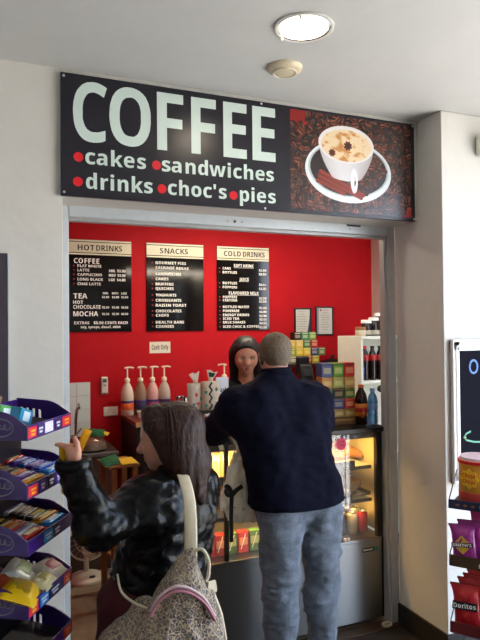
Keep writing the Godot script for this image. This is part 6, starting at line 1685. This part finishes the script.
func build_woman() -> void:
	var at := Vector3(0.53, 0, 0.58)
	var t := thing("person", "person in a black leather jacket reaching towards the confectionery rack", "person", at)
	var skin := mat("skin_fair")
	var hc := Vector3(0.580, 1.325, 0.612)
	var f := Vector3(-0.93, -0.10, -0.30)
	var neck := Vector3(0.612, 1.19, 0.605)
	var lsh := Vector3(0.475, 1.145, 0.715)
	var rsh := Vector3(0.685, 1.135, 0.520)
	var lel := Vector3(0.300, 1.095, 0.780)
	var lwr := Vector3(0.232, 1.290, 0.774)
	var rel := Vector3(0.700, 0.90, 0.46)
	var rwr := Vector3(0.60, 0.82, 0.38)
	var lhip := Vector3(0.440, 0.77, 0.635)
	var rhip := Vector3(0.60, 0.75, 0.52)
	var lkn := Vector3(0.345, 0.45, 0.65)
	var rkn := Vector3(0.53, 0.40, 0.50)
	var lan := Vector3(0.37, 0.08, 0.66)
	var ran := Vector3(0.57, 0.08, 0.50)
	var body := blob([bone(neck, Vector3(0.59, 1.05, 0.60), 0.045, 0.09, 0.04), bone(lsh, rsh, 0.055, 0.055, 0.04), bone(Vector3(0.59, 1.05, 0.60), Vector3(0.54, 0.78, 0.57), 0.095, 0.10, 0.05), bone(lsh, lel, 0.045, 0.038), bone(lel, lwr, 0.036, 0.025), bone(rsh, rel, 0.045, 0.038), bone(rel, rwr, 0.036, 0.025), bone(lhip, lkn, 0.08, 0.055), bone(lkn, lan, 0.05, 0.035), bone(rhip, rkn, 0.08, 0.055), bone(rkn, ran, 0.05, 0.035)], 0.016, [], [], null, at)
	blob(head_bones(hc, f, 0.96, neck), 0.0055, [], [], body, at)
	# left hand: index finger stretched towards the tray, thumb up, the others folded
	var wr := Vector3(0.231, 1.300, 0.776)
	blob(shrunk(wr, 0.86, [
		bone(wr - Vector3(0, 0.03, 0), Vector3(0.230, 1.334, 0.779), 0.023, 0.025, 0.02, Vector3(0.384, 0, -0.923), 0.8),
		bone(Vector3(0.231, 1.325, 0.779), Vector3(0.220, 1.350, 0.775), 0.020, 0.013, 0.014),
		bone(Vector3(0.220, 1.350, 0.775), Vector3(0.203, 1.358, 0.765), 0.0095, 0.0085, 0.003), bone(Vector3(0.203, 1.358, 0.765), Vector3(0.189, 1.361, 0.755), 0.0085, 0.0078, 0.003), bone(Vector3(0.189, 1.361, 0.755), Vector3(0.177, 1.361, 0.748), 0.0078, 0.0068, 0.003),
		bone(Vector3(0.226, 1.346, 0.768), Vector3(0.212, 1.352, 0.742), 0.0100, 0.0090, 0.004), bone(Vector3(0.212, 1.352, 0.742), Vector3(0.214, 1.333, 0.730), 0.0090, 0.0082, 0.003), bone(Vector3(0.214, 1.333, 0.730), Vector3(0.226, 1.323, 0.740), 0.0082, 0.0072, 0.003),
		bone(Vector3(0.230, 1.333, 0.763), Vector3(0.217, 1.335, 0.737), 0.0098, 0.0088, 0.004), bone(Vector3(0.217, 1.335, 0.737), Vector3(0.220, 1.317, 0.728), 0.0088, 0.0080, 0.003), bone(Vector3(0.220, 1.317, 0.728), Vector3(0.231, 1.310, 0.740), 0.0080, 0.0070, 0.003),
		bone(Vector3(0.234, 1.320, 0.762), Vector3(0.224, 1.318, 0.740), 0.0088, 0.0078, 0.004), bone(Vector3(0.224, 1.318, 0.740), Vector3(0.229, 1.304, 0.736), 0.0078, 0.0066, 0.003),
		bone(Vector3(0.236, 1.318, 0.784), Vector3(0.244, 1.344, 0.792), 0.0150, 0.0115, 0.012), bone(Vector3(0.244, 1.344, 0.792), Vector3(0.242, 1.366, 0.791), 0.0110, 0.0100, 0.004), bone(Vector3(0.242, 1.366, 0.791), Vector3(0.235, 1.386, 0.784), 0.0100, 0.0080, 0.003)]), 0.003, [], [], body, at)
	blob(hand_bones(rwr, Vector3(-0.7, -0.2, -0.3), Vector3(0.3, 0.9, 0), 1.0, 0.9, [0.5, 0.5, 0.5, 0.5, 0.4]), 0.004, [], [], body, at)
	part("body", body, skin, t)
	face_parts(t, hc, f, 0.96, Color(0.68, 0.36, 0.36), Color(0.20, 0.12, 0.09))
	# long dark brown hair
	var fn := f.normalized()
	var r := fn.cross(Vector3.UP).normalized()   # her right
	var u := r.cross(fn)
	var H := func(x: float, y: float, z: float) -> Vector3: return hc + r * x + u * y + fn * z
	var dn := Vector3(0, -1, 0)
	part("hair", strands(blob([
		bone(H.call(0, 0.034, -0.032), H.call(0, 0.034, 0.018), 0.086, 0.083, 0.02),
		bone(H.call(-0.045, 0.0, -0.015), H.call(-0.058, -0.10, -0.030), 0.050, 0.044, 0.05),
		bone(H.call(0.045, 0.0, -0.015), H.call(0.058, -0.10, -0.030), 0.050, 0.044, 0.05),
		bone(H.call(0, 0.01, -0.050), H.call(0, -0.10, -0.065), 0.068, 0.056, 0.05),
		bone(H.call(-0.055, -0.09, -0.030), H.call(-0.060, -0.185, -0.055), 0.040, 0.018, 0.05),
		bone(H.call(-0.03, -0.10, -0.075), H.call(-0.045, -0.225, -0.085), 0.050, 0.016, 0.05),
		bone(H.call(0.03, -0.10, -0.075), H.call(0.030, -0.215, -0.085), 0.050, 0.016, 0.05),
		bone(H.call(-0.064, 0.045, 0.040), H.call(-0.070, -0.055, 0.022), 0.026, 0.016, 0.03),
		bone(H.call(-0.03, 0.088, 0.060), H.call(0.04, 0.080, 0.062), 0.028, 0.028, 0.03)],
		0.006, [[H.call(0, 0.03, 0.088), fn], [H.call(-0.05, -0.02, 0.052), fn + u * -0.35, H.call(0, -0.06, 0.09), 0.11]], [0.0045, Vector3(60, 3, 60), 23, false], null, at), hc, r, u, fn, 130, 1.75, 0.23, 5, 0.094, at), mat("hair_dark_brown", Color(0.25, 0.135, 0.09), 0.45, 0.0, {"metallic_specular": 0.35, "tone": 0.5, "uv": Vector3(34, 1.6, 34), "nrm": 0.8, "grain": "hair"}), t)
	# leather jacket
	var lea := mat("black_leather", Color(0.017, 0.017, 0.019), 0.30, 0.0, {"tone": 0.2, "uv": 7.0, "nrm": 0.18, "grain": "leather", "metallic_specular": 0.30})
	var jk := [
		bone(Vector3(0.50, 1.135, 0.69), Vector3(0.69, 1.13, 0.52), 0.078, 0.078, 0.05),
		bone(Vector3(0.52, 1.05, 0.665), Vector3(0.650, 1.05, 0.55), 0.128, 0.122, 0.08),
		bone(Vector3(0.505, 0.90, 0.650), Vector3(0.630, 0.90, 0.545), 0.122, 0.118, 0.08),
		bone(Vector3(0.475, 0.77, 0.640), Vector3(0.62, 0.77, 0.53), 0.132, 0.128, 0.08),
		bone(Vector3(0.610, 1.15, 0.605), Vector3(0.611, 1.215, 0.605), 0.090, 0.072, 0.04),
		bone(lsh, lel, 0.080, 0.066, 0.05), bone(lel, lwr + Vector3(0, 0.012, 0), 0.066, 0.054, 0.03),
		bone(rsh, rel, 0.078, 0.060, 0.05), bone(rel, rwr, 0.058, 0.045, 0.03)]
	part("jacket", blob(jk, 0.010, [[Vector3(0.42, 0.850, 0.65), Vector3(-0.50, -0.86, 0), Vector3(0.52, 0.75, 0.6), 0.32], [Vector3(0.611, 1.232, 0.605), Vector3(-0.25, 1, -0.1), Vector3(0.611, 1.23, 0.605), 0.13], [Vector3(0.231, 1.303, 0.776), Vector3(-0.3, 1, 0), Vector3(0.231, 1.31, 0.776), 0.08]], [[0.014, Vector3(6, 9, 6), 41, false], [0.008, Vector3(13, 22, 13), 43, true]], null, at), lea, t)
	part("cuff", mb().tube(ring_path(Vector3(0.232, 1.292, 0.775) - at, 0.045, 0.045, 20), 0.012, 8, true, 0.020), lea, t)
	var col := []
	for k in 21:
		var a := TAU * k / 20.0
		col.append(Vector3(0.612 + cos(a) * 0.072, 1.222 + 0.012 * cos(a), 0.605 + sin(a) * 0.072) - at)
	part("collar", mb().tube(col, 0.010, 8, true, 0.024), lea, t)
	# trousers and shoes
	part("trousers", blob([bone(lhip, rhip, 0.115, 0.112, 0.05), bone(lhip, lkn, 0.105, 0.078, 0.03), bone(lkn, lan, 0.074, 0.056, 0.02), bone(rhip, rkn, 0.100, 0.078, 0.03), bone(rkn, ran, 0.074, 0.056, 0.02)], 0.012, [[Vector3(0, 0.05, 0), Vector3.DOWN]], [0.010, Vector3(9, 5, 9), 3, false], null, at), mat("maroon_cloth", Color(0.30, 0.035, 0.09), 0.85, 0.0, {"tone": 0.2, "uv": 5.0, "nrm": 0.4, "grain": "cloth"}), t)
	for s in [lan, ran]:
		part("shoe", blob([bone(s + Vector3(0.03, -0.04, 0.02), s + Vector3(-0.03, -0.035, -0.015), 0.038, 0.038, 0.02), bone(s + Vector3(-0.03, -0.04, -0.015), s + Vector3(-0.13, -0.045, -0.05), 0.038, 0.033, 0.03)], 0.009, [[Vector3(0, 0.001, 0), Vector3.DOWN]], [], null, at), mat("black_shoe", Color(0.05, 0.05, 0.05), 0.45), t)
	build_shoulder_bag()

func build_shoulder_bag() -> void:
	var bo := Vector3(0.52, 0.55, 0.86)
	var t := thing("shoulder_bag", "slouchy paisley shoulder bag with pink zip trim and cream strap", "bag", bo)
	var n := FastNoiseLite.new()
	n.seed = 77
	n.noise_type = FastNoiseLite.TYPE_CELLULAR
	n.cellular_return_type = FastNoiseLite.RETURN_DISTANCE2_SUB
	n.frequency = 0.055
	n.fractal_octaves = 2
	var nt := NoiseTexture2D.new()
	nt.width = 512
	nt.height = 512
	nt.seamless = true
	nt.noise = n
	var g := Gradient.new()
	g.offsets = PackedFloat32Array([0.0, 0.22, 0.30, 0.48, 0.62, 1.0])
	g.colors = PackedColorArray([Color(0.80, 0.73, 0.62), Color(0.66, 0.60, 0.52), Color(0.20, 0.20, 0.24), Color(0.34, 0.34, 0.40), Color(0.70, 0.64, 0.56), Color(0.28, 0.22, 0.20)])
	nt.color_ramp = g
	var pais := mat("paisley_cloth", Color(0.95, 0.93, 0.90), 0.8, 0.0, {"uv": 2.6, "nrm": 0.4, "grain": "cloth"})
	pais.albedo_texture = nt
	var cream := mat("cream_webbing", Color(0.82, 0.77, 0.66), 0.8, 0.0, {"tone": 0.08, "uv": 8.0, "nrm": 0.4, "grain": "cloth"})
	var pink := mat("pink_trim", Color(0.66, 0.42, 0.47), 0.6)
	var main := [
		bone(Vector3(0.572, 1.005, 0.860), Vector3(0.555, 0.93, 0.875), 0.020, 0.048, 0.04),
		bone(Vector3(0.53, 0.88, 0.875), Vector3(0.585, 0.86, 0.885), 0.066, 0.055, 0.06),
		bone(Vector3(0.485, 0.78, 0.870), Vector3(0.600, 0.76, 0.885), 0.082, 0.070, 0.06),
		bone(Vector3(0.475, 0.64, 0.865), Vector3(0.605, 0.64, 0.880), 0.082, 0.080, 0.06)]
	part("body", blob(main, 0.009, [], [0.014, Vector3(14, 5, 14), 61, false], null, bo), pais, t)
	part("side_pouch", blob([bone(Vector3(0.440, 0.81, 0.795), Vector3(0.385, 0.71, 0.79), 0.052, 0.080, 0.05), bone(Vector3(0.385, 0.71, 0.79), Vector3(0.375, 0.60, 0.79), 0.080, 0.092, 0.05)], 0.009, [], [0.010, Vector3(12, 6, 12), 62, false], null, bo), pais, t)
	part("pouch_edge", mb().tube(soft([Vector3(0.371, 0.921, 0.728) - bo, Vector3(0.374, 0.885, 0.775) - bo, Vector3(0.404, 0.862, 0.815) - bo, Vector3(0.445, 0.848, 0.850) - bo]), 0.004, 8), cream, t)
	var zip := [Vector3(0.430, 0.865, 0.925) - bo, Vector3(0.450, 0.905, 0.935) - bo, Vector3(0.490, 0.932, 0.944) - bo, Vector3(0.535, 0.925, 0.950) - bo, Vector3(0.585, 0.885, 0.950) - bo, Vector3(0.620, 0.825, 0.945) - bo]
	part("zip_trim", mb().tube(soft(zip), 0.009, 8, false, 0.005), pink, t)
	part("zip_edge", mb().tube(soft(zip.map(func(p): return p + Vector3(0, 0.012, 0.001))), 0.005, 8), mat("trim_white", Color(0.72, 0.62, 0.62), 0.6), t)
	part("side_piping", mb().tube(soft([Vector3(0.605, 0.93, 0.905) - bo, Vector3(0.645, 0.84, 0.915) - bo, Vector3(0.668, 0.72, 0.915) - bo, Vector3(0.675, 0.62, 0.91) - bo]), 0.007, 8), cream, t)
	part("strap", mb().tube(soft([Vector3(0.60, 1.10, 0.45) - bo, Vector3(0.597, 1.19, 0.52) - bo, Vector3(0.597, 1.235, 0.60) - bo, Vector3(0.592, 1.215, 0.72) - bo, Vector3(0.588, 1.16, 0.800) - bo, Vector3(0.583, 1.08, 0.835) - bo, Vector3(0.573, 0.985, 0.862) - bo]), 0.020, 10, false, 0.004), cream, t)
	part("loop_handle", mb().tube(soft([Vector3(0.575, 1.01, 0.872) - bo, Vector3(0.603, 1.018, 0.885) - bo, Vector3(0.620, 0.985, 0.895) - bo, Vector3(0.618, 0.945, 0.90) - bo, Vector3(0.604, 0.915, 0.905) - bo]), 0.0055, 8), cream, t)
	part("tab", mb().prism(PackedVector2Array([Vector2(-0.018, -0.02), Vector2(0.022, -0.012), Vector2(0.016, 0.022), Vector2(-0.014, 0.026)]), -0.003, 0.003, Transform3D(Basis(Vector3.UP, 0.4), Vector3(0.622, 0.905, 0.915) - bo)), cream, t)

func build_staff() -> void:
	var at := Vector3(1.60, 0, -1.10)
	var t := thing("person", "person in a black top with dark hair serving behind the case", "person", at)
	var skin := mat("skin_fair")
	var hc := Vector3(1.593, 1.515, -1.075)
	var f := Vector3(-0.33, -0.08, 0.93)
	var neck := Vector3(1.60, 1.35, -1.10)
	var ls := Vector3(1.755, 1.285, -1.03)
	var rs := Vector3(1.455, 1.285, -1.15)
	var le := Vector3(1.80, 1.03, -1.02)
	var re := Vector3(1.42, 1.03, -1.16)
	var lw := Vector3(1.71, 1.155, -0.855)
	var rw := Vector3(1.45, 0.98, -1.02)
	var body := blob([bone(neck, Vector3(1.6, 1.2, -1.10), 0.05, 0.095, 0.05), bone(ls, rs, 0.055, 0.055, 0.04), bone(Vector3(1.6, 1.2, -1.1), Vector3(1.6, 0.85, -1.1), 0.10, 0.105, 0.05), bone(ls, le, 0.05, 0.04), bone(le, lw, 0.04, 0.026), bone(rs, re, 0.05, 0.04), bone(re, rw, 0.04, 0.026), bone(Vector3(1.66, 0.85, -1.08), Vector3(1.67, 0.08, -1.08), 0.09, 0.04), bone(Vector3(1.54, 0.85, -1.13), Vector3(1.53, 0.08, -1.13), 0.09, 0.04)], 0.018, [], [], null, at)
	blob(head_bones(hc, f, 1.06, neck), 0.0055, [], [], body, at)
	blob(hand_bones(lw, Vector3(-0.3, -0.05, 0.9), Vector3(0, 1, 0), 1.0, 0.92, [0.3, 0.3, 0.35, 0.4, 0.3]), 0.004, [], [], body, at)
	blob(hand_bones(rw, Vector3(0.1, -0.5, 0.8), Vector3(-0.3, 0.8, 0.3), -1.0, 0.92, [0.3, 0.3, 0.35, 0.4, 0.3]), 0.004, [], [], body, at)
	part("body", body, skin, t)
	face_parts(t, hc, f, 1.06, Color(0.66, 0.32, 0.32), Color(0.16, 0.10, 0.08))
	var fn := f.normalized()
	var r := fn.cross(Vector3.UP).normalized()
	var u := r.cross(fn)
	var H := func(x: float, y: float, z: float) -> Vector3: return hc + r * x + u * y + fn * z
	part("hair", strands(blob([
		bone(H.call(0, 0.040, -0.035), H.call(0, 0.040, 0.020), 0.096, 0.093, 0.02),
		bone(H.call(-0.076, 0.02, 0.005), H.call(-0.084, -0.16, 0.0), 0.034, 0.026, 0.04),
		bone(H.call(0.076, 0.02, 0.005), H.call(0.084, -0.16, 0.0), 0.034, 0.026, 0.04),
		bone(H.call(0, 0.0, -0.06), H.call(0, -0.14, -0.06), 0.075, 0.06, 0.04)],
		0.007, [[H.call(0, 0.062, 0.098), fn - u * 0.7, H.call(0, 0.0, 0.10), 0.095]], [0.004, Vector3(50, 4, 50), 29, false], null, at), hc, r, u, fn, 110, 1.95, 0.20, 6, 0.104, at), mat("hair_black_brown", Color(0.075, 0.045, 0.04), 0.4, 0.0, {"tone": 0.4, "uv": Vector3(34, 1.6, 34), "nrm": 0.7, "grain": "hair"}), t)
	var blk := mat("black_knit", Color(0.035, 0.035, 0.045), 0.85, 0.0, {"tone": 0.2, "uv": 6.0, "nrm": 0.3, "grain": "cloth"})
	part("top", blob([bone(ls, rs, 0.068, 0.068, 0.04), bone(Vector3(1.65, 1.19, -1.07), Vector3(1.55, 1.19, -1.12), 0.115, 0.115, 0.06), bone(Vector3(1.6, 1.2, -1.1), Vector3(1.6, 0.88, -1.1), 0.115, 0.120, 0.06), bone(ls, le, 0.066, 0.052, 0.04), bone(le, le.lerp(lw, 0.6), 0.05, 0.045, 0.02), bone(rs, re, 0.066, 0.052, 0.04), bone(re, re.lerp(rw, 0.6), 0.05, 0.045, 0.02), bone(Vector3(1.578, 1.40, -1.03), Vector3(1.566, 1.255, -0.985), 0.060, 0.036, 0.02, Vector3.ZERO, 1.0, true)], 0.012, [[Vector3(0, 0.82, 0), Vector3.DOWN]], [0.010, Vector3(8, 6, 8), 9, false], null, at), blk, t)
	part("trousers", blob([bone(Vector3(1.65, 0.86, -1.08), Vector3(1.55, 0.86, -1.12), 0.115, 0.115, 0.04), bone(Vector3(1.66, 0.84, -1.08), Vector3(1.67, 0.05, -1.08), 0.095, 0.06, 0.03), bone(Vector3(1.54, 0.84, -1.13), Vector3(1.53, 0.05, -1.13), 0.095, 0.06, 0.03)], 0.018, [[Vector3(0, 0.04, 0), Vector3.DOWN]], [], null, at), mat("black_trousers", Color(0.05, 0.05, 0.06), 0.8), t)
	for p in [Vector3(1.67, 0, -1.08), Vector3(1.53, 0, -1.13)]:
		part("shoe", blob([bone(p + Vector3(0.01, 0.042, -0.03), p + Vector3(-0.05, 0.038, 0.12), 0.042, 0.036, 0.03)], 0.010, [[Vector3(0, 0.001, 0), Vector3.DOWN]], [], null, at), mat("black_shoe"), t)

# ---------------------------------------------------------------- all together
func _ready() -> void:
	rng.seed = 42
	set_up()
	palette()
	build_setting()
	build_lamps()
	build_sign()
	build_menus()
	build_man()
	build_woman()
	build_staff()
	build_case()
	build_bench()
	build_confectionery_rack()
	build_chip_rack()
	build_wall_fixtures()
	build_case_contents()
	build_case_top()
	build_wall_things()
	build_left_corner()
